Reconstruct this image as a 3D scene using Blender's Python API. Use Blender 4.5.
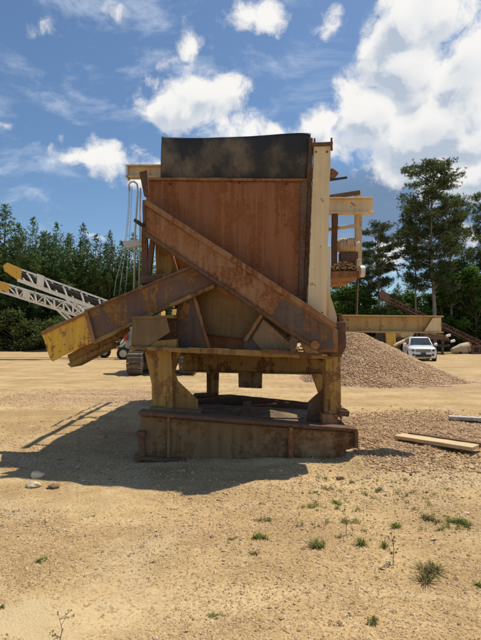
import bpy, bmesh, math, random
import numpy as np
from mathutils import Vector, Matrix
R = math.radians
for o in list(bpy.data.objects): bpy.data.objects.remove(o)
SC = bpy.context.scene
COL = SC.collection

# ------------------------------------------------------------------ camera
F, CX, CY, HOR, CH = 480.0, 240.5, 320.0, 338.0, 1.6
PITCH = math.atan((HOR - CY) / F)
cd = bpy.data.cameras.new('camera'); cam = bpy.data.objects.new('camera', cd); COL.objects.link(cam)
cd.sensor_fit = 'VERTICAL'; cd.sensor_height = 36.0; cd.lens = 36.0 * F / 640.0
cd.clip_start = 0.05; cd.clip_end = 6000
cam.location = (0, 0, CH); cam.rotation_euler = (R(90) + PITCH, 0, 0)
SC.camera = cam

# ------------------------------------------------------------------ sky, sun, exposure
SUN = Vector((1.60, 1.30, 4.3)).normalized()          # towards the sun
SUN_EL = math.asin(SUN.z); SUN_AZ = math.atan2(SUN.x, SUN.y)   # azimuth clockwise from +Y
sd = bpy.data.lights.new('sun', 'SUN'); sun = bpy.data.objects.new('sun', sd); COL.objects.link(sun)
sd.energy = 4.0; sd.angle = R(0.55); sd.color = (1.0, 0.915, 0.755)
sun.rotation_euler = SUN.to_track_quat('Z', 'Y').to_euler(); sun.location = (20, 20, 60)
SC.view_settings.view_transform = 'Standard'; SC.view_settings.look = 'None'
SC.view_settings.exposure = 0.31; SC.view_settings.gamma = 1.0; SC.view_settings.use_curve_mapping = False

class NT:
    """small helper to write node trees"""
    def __init__(s, tree): s.t = tree; s.n = tree.nodes; s.l = tree.links
    def new(s, typ, **kw):
        n = s.n.new(typ)
        for k, v in kw.items(): setattr(n, k, v)
        return n
    def put(s, sock, v):
        if isinstance(v, bpy.types.NodeSocket): s.l.new(v, sock)
        elif isinstance(v, (tuple, list, Vector)) and sock.type == 'RGBA' and len(v) == 3: sock.default_value = (*v, 1)
        else: sock.default_value = v
    def math(s, op, a, b=0.0, clamp=False):
        n = s.new('ShaderNodeMath', operation=op, use_clamp=clamp); s.put(n.inputs[0], a); s.put(n.inputs[1], b); return n.outputs[0]
    def vec(s, op, a, b=None, out=0):
        n = s.new('ShaderNodeVectorMath', operation=op); s.put(n.inputs[0], a)
        if b is not None:
            if op == 'SCALE': s.put(n.inputs['Scale'], b)
            else: s.put(n.inputs[1], b)
        return n.outputs['Value' if op in ('LENGTH', 'DISTANCE', 'DOT_PRODUCT') else 0]
    def mix(s, fac, a, b, typ='MIX'):
        n = s.new('ShaderNodeMix', data_type='RGBA', blend_type=typ); s.put(n.inputs[0], fac)
        s.put(n.inputs[6], a); s.put(n.inputs[7], b); return n.outputs[2]
    def noise(s, vec, scale, detail=4, rough=.55, dist=0.0, color=False):
        n = s.new('ShaderNodeTexNoise'); s.put(n.inputs['Vector'], vec); s.put(n.inputs['Scale'], scale)
        n.inputs['Detail'].default_value = detail; n.inputs['Roughness'].default_value = rough; n.inputs['Distortion'].default_value = dist
        return n.outputs['Color' if color else 0]
    def step(s, v, a, b, lo=0.0, hi=1.0):
        n = s.new('ShaderNodeMapRange', interpolation_type='SMOOTHSTEP')
        s.put(n.inputs[0], v); n.inputs[1].default_value = a; n.inputs[2].default_value = b
        n.inputs[3].default_value = lo; n.inputs[4].default_value = hi; return n.outputs[0]
    def scale3(s, v, sc):
        n = s.new('ShaderNodeMapping'); s.put(n.inputs[0], v); n.inputs['Scale'].default_value = sc; return n.outputs[0]

def pdir(px, py):
    u, v = px - CX, CY - py
    ca, sa = math.cos(PITCH), math.sin(PITCH)
    return Vector((u, ca * F - sa * v, sa * F + ca * v))
YAW = [False]
def P(px, py, Y):
    """the point on the plane y = Y that the photo shows at pixel px, py"""
    if YAW[0]: Y += .14 + 1.5 * (240 - px) / 480        # upper works stand slightly turned, left side farther back
    d = pdir(px, py); d = d * (Y / d.y); return Vector((d.x, d.y, d.z + CH))
def G(px, py):
    """where a pixel's ray meets level ground"""
    d = pdir(px, py); t = -CH / d.z; return Vector((d.x * t, d.y * t, 0))

W = bpy.data.worlds.new('World'); SC.world = W; W.use_nodes = True
W.cycles.sampling_method = 'NONE'
def build_world():
    W.node_tree.nodes.clear(); T = NT(W.node_tree)
    out = T.new('ShaderNodeOutputWorld')
    sky = T.new('ShaderNodeTexSky', sky_type='NISHITA'); sky.sun_disc = False
    sky.sun_elevation = SUN_EL; sky.sun_rotation = SUN_AZ; sky.air_density = 1.0; sky.dust_density = 0.6; sky.ozone_density = 2.2
    bsky = T.new('ShaderNodeBackground'); T.put(bsky.inputs[0], T.mix(1.0, sky.outputs[0], (.86, 1.0, 1.08), 'MULTIPLY')); bsky.inputs[1].default_value = 0.083
    # cloud cover as a function of direction only
    blobs = [  # px, py, half-width, half-height in photo pixels: the cumulus heaps
        (362, 118, 48, 44), (432, 138, 86, 56), (404, 66, 46, 62), (418, 14, 58, 40), (470, 84, 50, 64), (326, 126, 34, 22), (470, 176, 60, 34),
        (200, 95, 58, 25), (166, 104, 32, 24), (240, 126, 40, 17), (285, 134, 40, 11),
        (108, 160, 42, 20), (150, 174, 40, 16), (72, 158, 26, 8), (188, 41, 19, 10), (166, 60, 11, 12), (206, 65, 11, 6),
        (256, 10, 36, 15), (332, 32, 15, 14), (48, 38, 21, 10), (96, 238, 20, 5), 
        (392, 258, 28, 18), (474, 240, 26, 12), (8, 126, 14, 6), (122, 12, 14, 7), (575, 90, 80, 60), (-80, 100, 60, 26)]
    def cloud_group(name, full):
        g = bpy.data.node_groups.new(name, 'ShaderNodeTree')
        g.interface.new_socket('Dir', in_out='INPUT', socket_type='NodeSocketVector')
        g.interface.new_socket('Density', in_out='OUTPUT', socket_type='NodeSocketFloat')
        H = NT(g); gi = H.new('NodeGroupInput'); go = H.new('NodeGroupOutput'); N = gi.outputs[0]
        w = H.vec('SUBTRACT', H.noise(N, 10.0, 3 if full else 1.5, .5, color=True), (.5, .5, .5))
        Nw = H.vec('ADD', N, H.vec('SCALE', w, .085))
        base = None
        for (px, py, hw, hh) in (blobs if full else [q for q in blobs if q[2] + q[3] > 44]):
            d = pdir(px, py); L = d.length; c = d / L
            S = Vector((L / hw, L * 2 / (hw + hh), L / hh)); k = min(2.8, .22 + (hw + hh) / 46)
            n = H.new('ShaderNodeVectorMath', operation='MULTIPLY_ADD'); H.put(n.inputs[0], Nw); n.inputs[1].default_value = S
            n.inputs[2].default_value = [-c[i] * S[i] for i in range(3)]
            e = H.math('MULTIPLY_ADD', H.vec('LENGTH', n.outputs[0]), -k); e.node.inputs[2].default_value = k
            base = e if base is None else H.math('MAXIMUM', base, e)
        base = H.math('MAXIMUM', base, -2.2)
        # scattered fair-weather cumulus over the rest of the sky
        gen = H.math('MULTIPLY_ADD', H.noise(N, 3.1, 1.5, .45), 5.0); gen.node.inputs[2].default_value = -3.35
        fwd = H.new('ShaderNodeSeparateXYZ'); H.put(fwd.inputs[0], N)
        gen = H.math('SUBTRACT', gen, H.step(fwd.outputs[1], .55, .8, 0.0, 1.1))
        base = H.math('MAXIMUM', base, gen)
        # cauliflower heads in two sizes, then fine wisps
        w2 = H.vec('ADD', N, H.vec('SCALE', w, .035))
        for sc_, am in ((15.0, 1.05), (36.0, .60)) if full else ((15.0, 1.05), (36.0, .45)):
            vo = H.new('ShaderNodeTexVoronoi'); H.put(vo.inputs['Vector'], w2); vo.inputs['Scale'].default_value = sc_
            q = H.math('MULTIPLY_ADD', vo.outputs[0], -am); q.node.inputs[2].default_value = am * .50
            base = H.math('ADD', base, q)
        if full:
            f1 = H.noise(Nw, 26.0, 6, .70)
            base = H.math('ADD', base, H.math('MULTIPLY', H.math('SUBTRACT', f1, .5), 2.3))
        H.put(go.inputs[0], base); return g
    gf, gc = cloud_group('cloud_density', True), cloud_group('cloud_density_soft', False)
    tc = T.new('ShaderNodeTexCoord'); N = tc.outputs['Generated']
    def dens(v, g):
        n = T.new('ShaderNodeGroup'); n.node_tree = g; T.put(n.inputs[0], v); return n.outputs[0]
    d0 = dens(N, gf)
    d1 = dens(T.vec('ADD', N, tuple(Vector((.30, .0, .95)) * .030)), gc)
    alpha = T.step(d0, -.10, .98)
    shade = T.step(d1, .3, 2.9)                  # how much cloud stands between here and the light
    edge = T.step(T.math('SUBTRACT', d0, d1), -.62, .40)
    core = T.step(d0, .2, 1.3)
    lit = T.math('SUBTRACT', T.math('SUBTRACT', 1.0, T.math('MULTIPLY', shade, .62)), T.math('MULTIPLY', T.math('MULTIPLY', T.math('SUBTRACT', 1.0, edge), core), .72), True)
    ccol = T.mix(lit, (.50, .585, .70), (1.0, .985, .96))
    bcl = T.new('ShaderNodeBackground'); T.put(bcl.inputs[0], ccol); bcl.inputs[1].default_value = 0.76
    # slate-blue rain cloud low behind the tall pine, and thin high wisps
    dn = T.vec('ADD', N, T.vec('SCALE', T.vec('SUBTRACT', T.noise(N, 7.0, 2, .5, color=True), (.5, .5, .5)), .26))
    c = pdir(425, 218); L = c.length
    e = T.vec('LENGTH', T.scale3(T.vec('SUBTRACT', dn, tuple(c / L)), (L / 130, L / 100, L / 68)))
    da = T.step(e, 1.2, .5, 0, .85)
    bdk = T.new('ShaderNodeBackground'); bdk.inputs[0].default_value = (.15, .22, .33, 1); bdk.inputs[1].default_value = .90
    wn = T.noise(T.vec('ADD', T.scale3(N, (3.2, 3.2, 9.0)), T.vec('SCALE', T.noise(N, 3.0, 1, color=True), 1.2)), 2.1, 5, .62)
    wa = T.step(wn, .48, .76, 0, .48)
    bwi = T.new('ShaderNodeBackground'); bwi.inputs[0].default_value = (.72, .80, .92, 1); bwi.inputs[1].default_value = .80
    m0 = T.new('ShaderNodeMixShader'); T.put(m0.inputs[0], wa); T.put(m0.inputs[1], bsky.outputs[0]); T.put(m0.inputs[2], bwi.outputs[0])
    m1 = T.new('ShaderNodeMixShader'); T.put(m1.inputs[0], da); T.put(m1.inputs[1], m0.outputs[0]); T.put(m1.inputs[2], bdk.outputs[0])
    m2 = T.new('ShaderNodeMixShader'); T.put(m2.inputs[0], alpha); T.put(m2.inputs[1], m1.outputs[0]); T.put(m2.inputs[2], bcl.outputs[0])
    T.put(out.inputs[0], m2.outputs[0])
build_world()

# ------------------------------------------------------------------ materials
MATS = {}
def new_mat(name):
    m = bpy.data.materials.new(name); m.use_nodes = True; m.node_tree.nodes.clear()
    T = NT(m.node_tree); out = T.new('ShaderNodeOutputMaterial'); b = T.new('ShaderNodeBsdfPrincipled')
    T.put(out.inputs[0], b.outputs[0]); MATS[name] = m
    return m, T, b, out
def bump(T, b, h, strength=.3, dist=.02):
    n = T.new('ShaderNodeBump'); NT(T.t).put(n.inputs['Strength'], strength); n.inputs['Distance'].default_value = dist
    T.put(n.inputs['Height'], h); T.put(b.inputs['Normal'], n.outputs[0])
def coords(T): return T.new('ShaderNodeTexCoord').outputs['Object']

def metal(name, paint, rust, amount, scale=2.2, dust=.25, streak=.5, rough=.62, alt=None, bs=.35, blotch=1.0):
    """weathered steel: paint worn through to rust, run-off streaks, dust"""
    m, T, b, _ = new_mat(name); c = coords(T)
    n1 = T.noise(c, scale * 1.5, 9, .70, .3)
    st = T.noise(T.scale3(c, (9, 9, .55)), 1.6, 6, .6)
    th = .5 + (.5 - amount) * .42
    f = T.step(T.math('ADD', n1, T.math('MULTIPLY', T.math('SUBTRACT', st, .5), streak * .6)), th - .018, th + .022)
    big = T.noise(c, .9, 4, .55)
    r2 = T.mix(T.step(big, .38, .62, 0, blotch), rust, tuple(v * q for v, q in zip(rust, (.58, .50, .46))))
    r2 = T.mix(T.step(T.noise(c, 26, 5, .6), .42, .68, 0, .55 * blotch), r2, tuple(min(1, v * 1.7) for v in rust))
    p2 = T.mix(T.step(st, .35, .72, 0, streak), paint, alt or tuple(v * .55 for v in paint))
    col = T.mix(f, p2, r2)
    dr = T.step(T.noise(T.scale3(c, (26, 26, .8)), 1.0, 5, .6), .56, .74, 0, .75 * streak)
    col = T.mix(dr, col, tuple(v * .38 for v in rust))
    scr = T.step(T.noise(T.vec('ADD', T.scale3(c, (1.2, 1.2, 70)), T.vec('SCALE', T.noise(c, 1.1, 2, color=True), 9.0)), 1.0, 3, .5), .66, .74, 0, .35)
    col = T.mix(scr, col, tuple(min(1, v * 1.5 + .05) for v in paint))
    d = T.step(T.noise(c, 1.6, 8, .7), .46, .72, 0, dust)
    col = T.mix(d, col, (.42, .30, .17))
    T.put(b.inputs['Base Color'], col)
    T.put(b.inputs['Roughness'], T.math('ADD', rough, T.math('MULTIPLY', f, .22)))
    h = T.math('ADD', T.math('MULTIPLY', n1, -.5), T.math('MULTIPLY', T.noise(c, 70, 4, .6), .35))
    bump(T, b, h, bs, .012)
    return m
metal('rust_plate', (.315, .118, .039), (.262, .092, .030), .50, 1.1, .05, .8, .72, alt=(.20, .078, .032), blotch=.5)
metal('rust_beam', (.33, .165, .072), (.27, .115, .045), .50, 1.8, .22, .6, .72)
metal('rust_dark', (.12, .075, .048), (.155, .080, .042), .55, 2.4, .12, .5, .75)
metal('chute_steel', (.155, .085, .055), (.27, .14, .045), .45, 1.6, .18, .75, .70, alt=(.11, .062, .048))
metal('yellow_worn', (.84, .49, .045), (.34, .16, .040), .38, 6.0, .18, .5, .60, alt=(.42, .22, .04))
metal('ochre_worn', (.32, .185, .046), (.20, .100, .034), .45, 2.0, .22, .65, .68)
metal('leg_yellow', (.44, .265, .066), (.26, .135, .040), .44, 2.2, .35, .6, .66)
metal('cream_paint', (.82, .65, .38), (.34, .18, .075), .24, 3.0, .30, .40, .55, alt=(.58, .42, .22))
metal('cream_worn', (.66, .52, .32), (.34, .18, .08), .28, 2.6, .30, .5, .60, alt=(.50, .34, .16))
metal('beam_ochre', (.52, .35, .13), (.36, .21, .075), .34, 2.0, .30, .6, .62, alt=(.40, .25, .085), blotch=.5)
metal('tan_plate', (.25, .17, .09), (.30, .18, .10), .35, 2.2, .25, .6, .66)
metal('skid_steel', (.235, .152, .068), (.18, .100, .042), .50, 1.8, .55, .6, .78)
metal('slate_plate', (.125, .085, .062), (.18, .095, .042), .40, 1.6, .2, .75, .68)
metal('olive_plate', (.20, .128, .052), (.17, .088, .036), .35, 1.4, .22, .6, .72)
metal('galvanised', (.62, .63, .60), (.40, .34, .26), .10, 3.0, .2, .3, .45)
metal('white_paint', (.91, .88, .79), (.40, .26, .15), .10, 3.0, .22, .3, .50)
metal('conveyor_yellow', (.80, .47, .06), (.45, .25, .06), .18, 2.0, .1, .3, .5)
metal('black_steel', (.030, .028, .026), (.07, .045, .03), .25, 3.0, .1, .2, .55)
metal('track_steel', (.16, .125, .085), (.14, .085, .05), .40, 5.0, .60, .2, .75)
metal('grey_paint', (.34, .33, .31), (.30, .22, .15), .15, 2.0, .3, .3, .5)
metal('red_rust', (.20, .095, .065), (.15, .07, .04), .40, 1.2, .15, .4, .7)
metal('machine_yellow', (.68, .42, .08), (.34, .2, .08), .25, 1.2, .35, .4, .6)
metal('tan_tank', (.55, .42, .26), (.36, .24, .13), .3, 1.0, .3, .5, .7)

def plain(name, col, rough=.5, metallic=0.0, var=.15, sc=6.0, coat=0.0, trans=0.0, bs=0.0):
    m, T, b, _ = new_mat(name); c = coords(T)
    T.put(b.inputs['Base Color'], T.mix(T.step(T.noise(c, sc, 6, .6), .3, .7), tuple(v * (1 - var) for v in col), tuple(min(1, v * (1 + var)) for v in col)))
    b.inputs['Roughness'].default_value = rough; b.inputs['Metallic'].default_value = metallic
    b.inputs['Coat Weight'].default_value = coat; b.inputs['Transmission Weight'].default_value = trans
    if bs: bump(T, b, T.noise(c, sc * 6, 5, .6), bs, .01)
    return m
plain('car_white', (.80, .80, .79), .28, 0, .04, 2, .6)
plain('car_glass', (.025, .032, .036), .06, 0, .1, 2, .3)
plain('car_black', (.02, .02, .02), .45)
plain('tyre', (.030, .028, .026), .85, 0, .3, 8, bs=.3)
plain('rim_metal', (.45, .44, .42), .35, .7)
plain('lamp_glass', (.62, .64, .66), .12, 0, .2, 20, .5)
plain('red_lens', (.45, .02, .02), .25)
plain('hub_cream', (.60, .50, .34), .6)
plain('plate_dark', (.05, .05, .06), .5)
plain('belt_rubber', (.035, .032, .030), .8, 0, .3, 4)
plain('grey_wood', (.40, .37, .33), .8, 0, .3, 14, bs=.5)
def rubber():
    m, T, b, _ = new_mat('flap_rubber'); c = coords(T)
    st = T.noise(T.scale3(c, (1.3, 1.3, 1.0)), 1.7, 6, .6)
    col = T.mix(T.step(T.math('ADD', st, T.math('MULTIPLY', T.noise(c, .8, 2), .35)), .60, .88, 0, .85), (.022, .021, .020), (.21, .16, .10))
    col = T.mix(T.step(T.noise(c, 34, 4, .6), .5, .75, 0, .35), col, (.012, .012, .012))
    T.put(b.inputs['Base Color'], col); b.inputs['Roughness'].default_value = .6
    bump(T, b, T.noise(c, 8, 8, .6), .25, .02)
rubber()
def timber():
    m, T, b, _ = new_mat('timber'); c = coords(T)
    gr = T.noise(T.scale3(c, (.8, 16, 16)), 3, 6, .6)
    col = T.mix(T.step(gr, .35, .68), (.62, .47, .27), (.44, .31, .16))
    col = T.mix(T.step(T.noise(c, 5, 6, .7), .52, .75, 0, .5), col, (.40, .33, .25))
    T.put(b.inputs['Base Color'], col); b.inputs['Roughness'].default_value = .8; bump(T, b, gr, .4, .008)
timber()

def stone_mat(name, ramp):
    m, T, b, _ = new_mat(name)
    at = T.new('ShaderNodeAttribute', attribute_name='rnd')
    cr = T.new('ShaderNodeValToRGB'); T.put(cr.inputs[0], at.outputs['Fac'])
    e = cr.color_ramp.elements
    e[0].position = 0; e[0].color = (*ramp[0], 1); e[1].position = 1; e[1].color = (*ramp[-1], 1)
    for i, r in enumerate(ramp[1:-1]):
        k = e.new((i + 1) / (len(ramp) - 1)); k.color = (*r, 1)
    c = coords(T)
    T.put(b.inputs['Base Color'], T.mix(T.step(T.noise(c, 40, 4, .6), .35, .7, 0, .5), cr.outputs[0], (.42, .29, .15)))
    b.inputs['Roughness'].default_value = .85
stone_mat('pebble_sand', [(.24, .15, .08), (.44, .29, .15), (.54, .38, .21), (.48, .31, .16), (.68, .55, .37)])
stone_mat('pebble_brown', [(.19, .11, .06), (.40, .24, .125), (.48, .31, .17), (.34, .20, .105), (.60, .46, .30)])
stone_mat('pebble_red', [(.44, .285, .17), (.64, .42, .25), (.70, .50, .32), (.60, .40, .24), (.76, .62, .45)])
plain('shaded_soil', (.17, .115, .065), .95, 0, .45, 3, bs=.7)  # skid dirt: shade from the body above is put into its dark colour
plain('rock_pale', (.62, .52, .36), .85, 0, .25, 12, bs=.6)
plain('rock_brown', (.22, .13, .07), .85, 0, .25, 12, bs=.6)

def leaf_mat(name, dark, light, trans=.25):
    m, T, b, out = new_mat(name)
    at = T.new('ShaderNodeAttribute', attribute_name='rnd')
    oi = T.new('ShaderNodeObjectInfo')
    col = T.mix(at.outputs['Fac'], dark, light)
    hs = T.new('ShaderNodeHueSaturation'); T.put(hs.inputs['Color'], col)
    T.put(hs.inputs['Value'], T.math('MULTIPLY_ADD', oi.outputs['Random'], .5)); hs.inputs['Value'].links[0].from_node.inputs[2].default_value = .75
    T.put(hs.inputs['Hue'], T.math('MULTIPLY_ADD', oi.outputs['Random'], .03)); hs.inputs['Hue'].links[0].from_node.inputs[2].default_value = .485
    T.put(b.inputs['Base Color'], hs.outputs[0]); b.inputs['Roughness'].default_value = .7; b.inputs['Specular IOR Level'].default_value = .15
    tr = T.new('ShaderNodeBsdfTranslucent'); T.put(tr.inputs[0], hs.outputs[0])
    mx = T.new('ShaderNodeMixShader'); mx.inputs[0].default_value = trans
    T.put(mx.inputs[1], b.outputs[0]); T.put(mx.inputs[2], tr.outputs[0]); T.put(out.inputs[0], mx.outputs[0])
leaf_mat('needles', (.050, .095, .028), (.165, .235, .070), .42)
leaf_mat('needles_far', (.055, .082, .034), (.150, .190, .072), .42)
leaf_mat('leaves', (.060, .120, .022), (.150, .240, .045), .42)
leaf_mat('grass_green', (.13, .18, .035), (.27, .31, .075), .4)
leaf_mat('grass_dull', (.15, .165, .055), (.34, .30, .12), .45)
leaf_mat('scrub_green', (.055, .085, .024), (.15, .175, .055), .4)
leaf_mat('scrub', (.075, .085, .028), (.20, .17, .07), .35)
plain('bark', (.16, .115, .085), .9, 0, .35, 4, bs=.6)
plain('bark_pale', (.30, .26, .22), .9, 0, .35, 4, bs=.6)

def ground_mat():
    m, T, b, _ = new_mat('sandy_ground'); c = coords(T)
    sand = T.mix(T.step(T.noise(c, .35, 7, .6), .36, .66), (0.513, 0.370, 0.184), (0.416, 0.276, 0.123))
    sand = T.mix(T.step(T.noise(c, 1.7, 8, .65), .44, .70, 0, .75), sand, (0.349, 0.222, 0.103))
    sand = T.mix(T.step(T.noise(c, 2.6, 5, .55), .56, .74, 0, .7), sand, (0.601, 0.464, 0.268))
    # wheel-worn bands running across the yard
    band = T.noise(T.vec('ADD', T.scale3(c, (.05, 1.1, 1)), T.vec('SCALE', T.noise(c, .22, 3, .5, color=True), 1.4)), 1.3, 7, .65)
    sand = T.mix(T.step(band, .50, .64, 0, .75), sand, (0.580, 0.434, 0.233))
    sand = T.mix(T.step(band, .46, .34, 0, .80), sand, (0.349, 0.222, 0.109))
    # red-brown gravel spread
    def spot(x, y, rx, ry):
        v = T.vec('ADD', c, T.vec('SCALE', T.vec('SUBTRACT', T.noise(c, .9, 6, .6, color=True), (.5, .5, .5)), 2.2))
        e = T.vec('LENGTH', T.scale3(T.vec('SUBTRACT', v, (x, y, 0)), (1 / rx, 1 / ry, .05)))
        return T.step(e, 1.1, .55)
    red = spot(3.3, 8.2, 1.9, 1.7)
    for a in [(-3.6, 13.2, 3.4, 1.9), (6.2, 16.6, 4.6, 2.6), (4.6, 6.6, 1.6, 1.0), (2.0, 7.4, 1.0, .9)]: red = T.math('MAXIMUM', red, spot(*a))
    redc = T.mix(T.noise(c, 30, 5, .7), (0.290, 0.177, 0.103), (0.483, 0.325, 0.198))
    sand = T.mix(T.math('MULTIPLY', red, .72), sand, redc)
    sand = T.mix(T.step(T.noise(c, .55, 5, .6, 1.0), .52, .66, 0, .55), sand, (0.560, 0.438, 0.270))     # smooth dried silt
    # grit: fine light and dark grains
    vo = T.new('ShaderNodeTexVoronoi'); T.put(vo.inputs['Vector'], c); vo.inputs['Scale'].default_value = 62.0
    g1 = T.new('ShaderNodeSeparateColor'); T.put(g1.inputs[0], vo.outputs['Color'])
    sand = T.mix(T.step(g1.outputs[0], .60, .98, 0, .55), sand, (0.639, 0.493, 0.297))
    sand = T.mix(T.step(g1.outputs[1], .64, 1.0, 0, .65), sand, (0.232, 0.143, 0.069))
    sand = T.mix(T.step(T.noise(c, 160, 3, .6), .40, .72, 0, .5), sand, (0.319, 0.212, 0.103))
    pud = spot(-1.15, 2.85, .42, .30)
    sand = T.mix(T.math('MULTIPLY', pud, .8), sand, (0.517, 0.400, 0.234))
    T.put(b.inputs['Base Color'], sand); b.inputs['Roughness'].default_value = .95
    b.inputs['Specular IOR Level'].default_value = .15
    h = T.math('ADD', T.math('MULTIPLY', T.noise(c, 9, 8, .68), .9), T.math('MULTIPLY', vo.outputs[0], -.35))
    h = T.math('ADD', h, T.math('MULTIPLY', T.noise(c, 90, 4, .6), .35))
    bump(T, b, h, T.step(T.noise(c, .7, 4, .6), .35, .62, .18, .70), .04)
ground_mat()

# ------------------------------------------------------------------ mesh helpers
RJ = random.Random(12)
class MB:
    def __init__(s): s.v = []; s.f = []
    def add(s, vs, fs):
        k = len(s.v); s.v += [tuple(v) for v in vs]; s.f += [tuple(i + k for i in f) for f in fs]; return s
    def prism(s, pts, ext):
        """closed prism: outline pts swept along the vector ext"""
        n = len(pts); ext = Vector(ext); vs = list(pts) + [Vector(p) + ext for p in pts]
        fs = [tuple(range(n)), tuple(range(2 * n - 1, n - 1, -1))] + [(i, i + n, (i + 1) % n + n, (i + 1) % n) for i in range(n)]
        return s.add(vs, [f[::-1] for f in fs])
    def px(s, pts, Y, t):
        """outline given in photo pixels, standing on the plane y = Y (or a depth per point), t metres thick"""
        q = [P(p[0], p[1], p[2] if len(p) > 2 else Y) for p in pts]
        if Y < 10:                                       # bent, uneven plate edges
            o = []
            for i, p in enumerate(q):
                n_ = q[(i + 1) % len(q)]; k = min(12, int((n_ - p).length / .16)); o.append(p)
                for j in range(1, k + 1): o.append(p.lerp(n_, j / (k + 1)) + Vector((RJ.gauss(0, .0028), 0, RJ.gauss(0, .0028))))
            q = o
        a = sum(q[i].x * q[(i + 1) % len(q)].z - q[(i + 1) % len(q)].x * q[i].z for i in range(len(q)))
        if a > 0: q.reverse()
        return s.prism(q, (0, t, 0))
    def box(s, c, d, rot=None):
        x, y, z = (v / 2 for v in d); M = rot or Matrix.Identity(3)
        vs = [Vector(c) + M @ Vector((sx * x, sy * y, sz * z)) for sz in (-1, 1) for sy in (-1, 1) for sx in (-1, 1)]
        return s.add(vs, [(0, 2, 3, 1), (4, 5, 7, 6), (0, 1, 5, 4), (2, 6, 7, 3), (0, 4, 6, 2), (1, 3, 7, 5)])
    def bar(s, a, b, w, h, up=(0, 0, 1)):
        a, b = Vector(a), Vector(b); d = (b - a); L = d.length; d.normalize()
        sd_ = d.cross(Vector(up))
        if sd_.length < 1e-4: sd_ = d.cross(Vector((1, 0, 0)))
        sd_.normalize(); u = sd_.cross(d)
        M = Matrix((d, sd_, u)).transposed()
        return s.box((a + b) / 2, (L, w, h), M)
    def tube(s, pts, r, n=10, caps=True):
        pts = [Vector(p) for p in pts]; rs = r if isinstance(r, (list, tuple)) else [r] * len(pts)
        rings = []; ref = Vector((0.13, 0.27, 1))
        for i, p in enumerate(pts):
            d = (pts[min(i + 1, len(pts) - 1)] - pts[max(i - 1, 0)]).normalized()
            a = d.cross(ref)
            if a.length < .05: a = d.cross(Vector((1, 0, 0)))
            a.normalize(); b = d.cross(a)
            rings.append([p + (a * math.cos(2 * math.pi * k / n) + b * math.sin(2 * math.pi * k / n)) * rs[i] for k in range(n)])
        vs = [v for r_ in rings for v in r_]; fs = []
        for i in range(len(pts) - 1):
            for k in range(n): fs.append((i * n + k, i * n + (k + 1) % n, (i + 1) * n + (k + 1) % n, (i + 1) * n + k))
        if caps: fs += [tuple(range(n - 1, -1, -1)), tuple(range((len(pts) - 1) * n, len(pts) * n))]
        return s.add(vs, fs)
    def lathe(s, c, axis, prof, n=20):
        """prof: (distance along axis, radius)"""
        axis = Vector(axis).normalized()
        return s.tube([Vector(c) + axis * a for a, _ in prof], [max(r, .001) for _, r in prof], n) if False else s._lathe(Vector(c), axis, prof, n)
    def _lathe(s, c, ax, prof, n):
        a = ax.cross(Vector((0.1, 0.2, 1))); a.normalize(); b = ax.cross(a); vs = []; fs = []
        for d, r in prof:
            for k in range(n): vs.append(c + ax * d + (a * math.cos(2 * math.pi * k / n) + b * math.sin(2 * math.pi * k / n)) * max(r, .001))
        for i in range(len(prof) - 1):
            for k in range(n): fs.append((i * n + k, i * n + (k + 1) % n, (i + 1) * n + (k + 1) % n, (i + 1) * n + k))
        fs += [tuple(range(n - 1, -1, -1)), tuple(range((len(prof) - 1) * n, len(prof) * n))]
        return s.add(vs, fs)
    def ibeam(s, a, b, h, w, tw=.014, tf=.022, up=(0, 0, 1)):
        """rolled I-section from a to b: web and two flanges"""
        a, b = Vector(a), Vector(b); d = (b - a).normalized(); sd_ = d.cross(Vector(up)).normalized(); u = sd_.cross(d)
        s.bar(a, b, tw, h - 2 * tf, up)
        s.bar(a + u * (h / 2 - tf / 2), b + u * (h / 2 - tf / 2), w, tf, up)
        s.bar(a - u * (h / 2 - tf / 2), b - u * (h / 2 - tf / 2), w, tf, up)
        return s
    def mesh(s, name):
        me = bpy.data.meshes.new(name); me.from_pydata(s.v, [], s.f); me.update(); return me

def link(name, me, mat, parent=None, bevel=0.0, smooth=False):
    o = bpy.data.objects.new(name, me); COL.objects.link(o)
    if mat and not me.materials: me.materials.append(MATS[mat])
    if smooth:
        for p in me.polygons: p.use_smooth = True
    if parent is not None:
        o.parent = parent
        r = parent; off = Vector((0, 0, 0))
        while r is not None: off += r.location; top_ = r; r = r.parent
        if top_.get('_w', 1): me.transform(Matrix.Translation(-off))
    if bevel:
        m = o.modifiers.new('bevel', 'BEVEL'); m.width = bevel; m.segments = 1; m.limit_method = 'ANGLE'; m.angle_limit = R(40)
    return o
def part(name, mb, mat, parent, bevel=.004, smooth=False): return link(name, mb.mesh(name), mat, parent, bevel, smooth)
def tag(o, label, cat, group=None):
    o['label'] = label; o['category'] = cat
    if group: o['group'] = group
    return o
def empty(name, loc, label, cat, group=None):
    o = bpy.data.objects.new(name, None); COL.objects.link(o); o.location = loc; o.empty_display_size = .2
    return tag(o, label, cat, group)
def copy_tree(o, parent=None):
    c = o.copy(); COL.objects.link(c); c.parent = parent
    for ch in [x for x in bpy.data.objects if x.parent == o]: copy_tree(ch, c)
    return c

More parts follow.
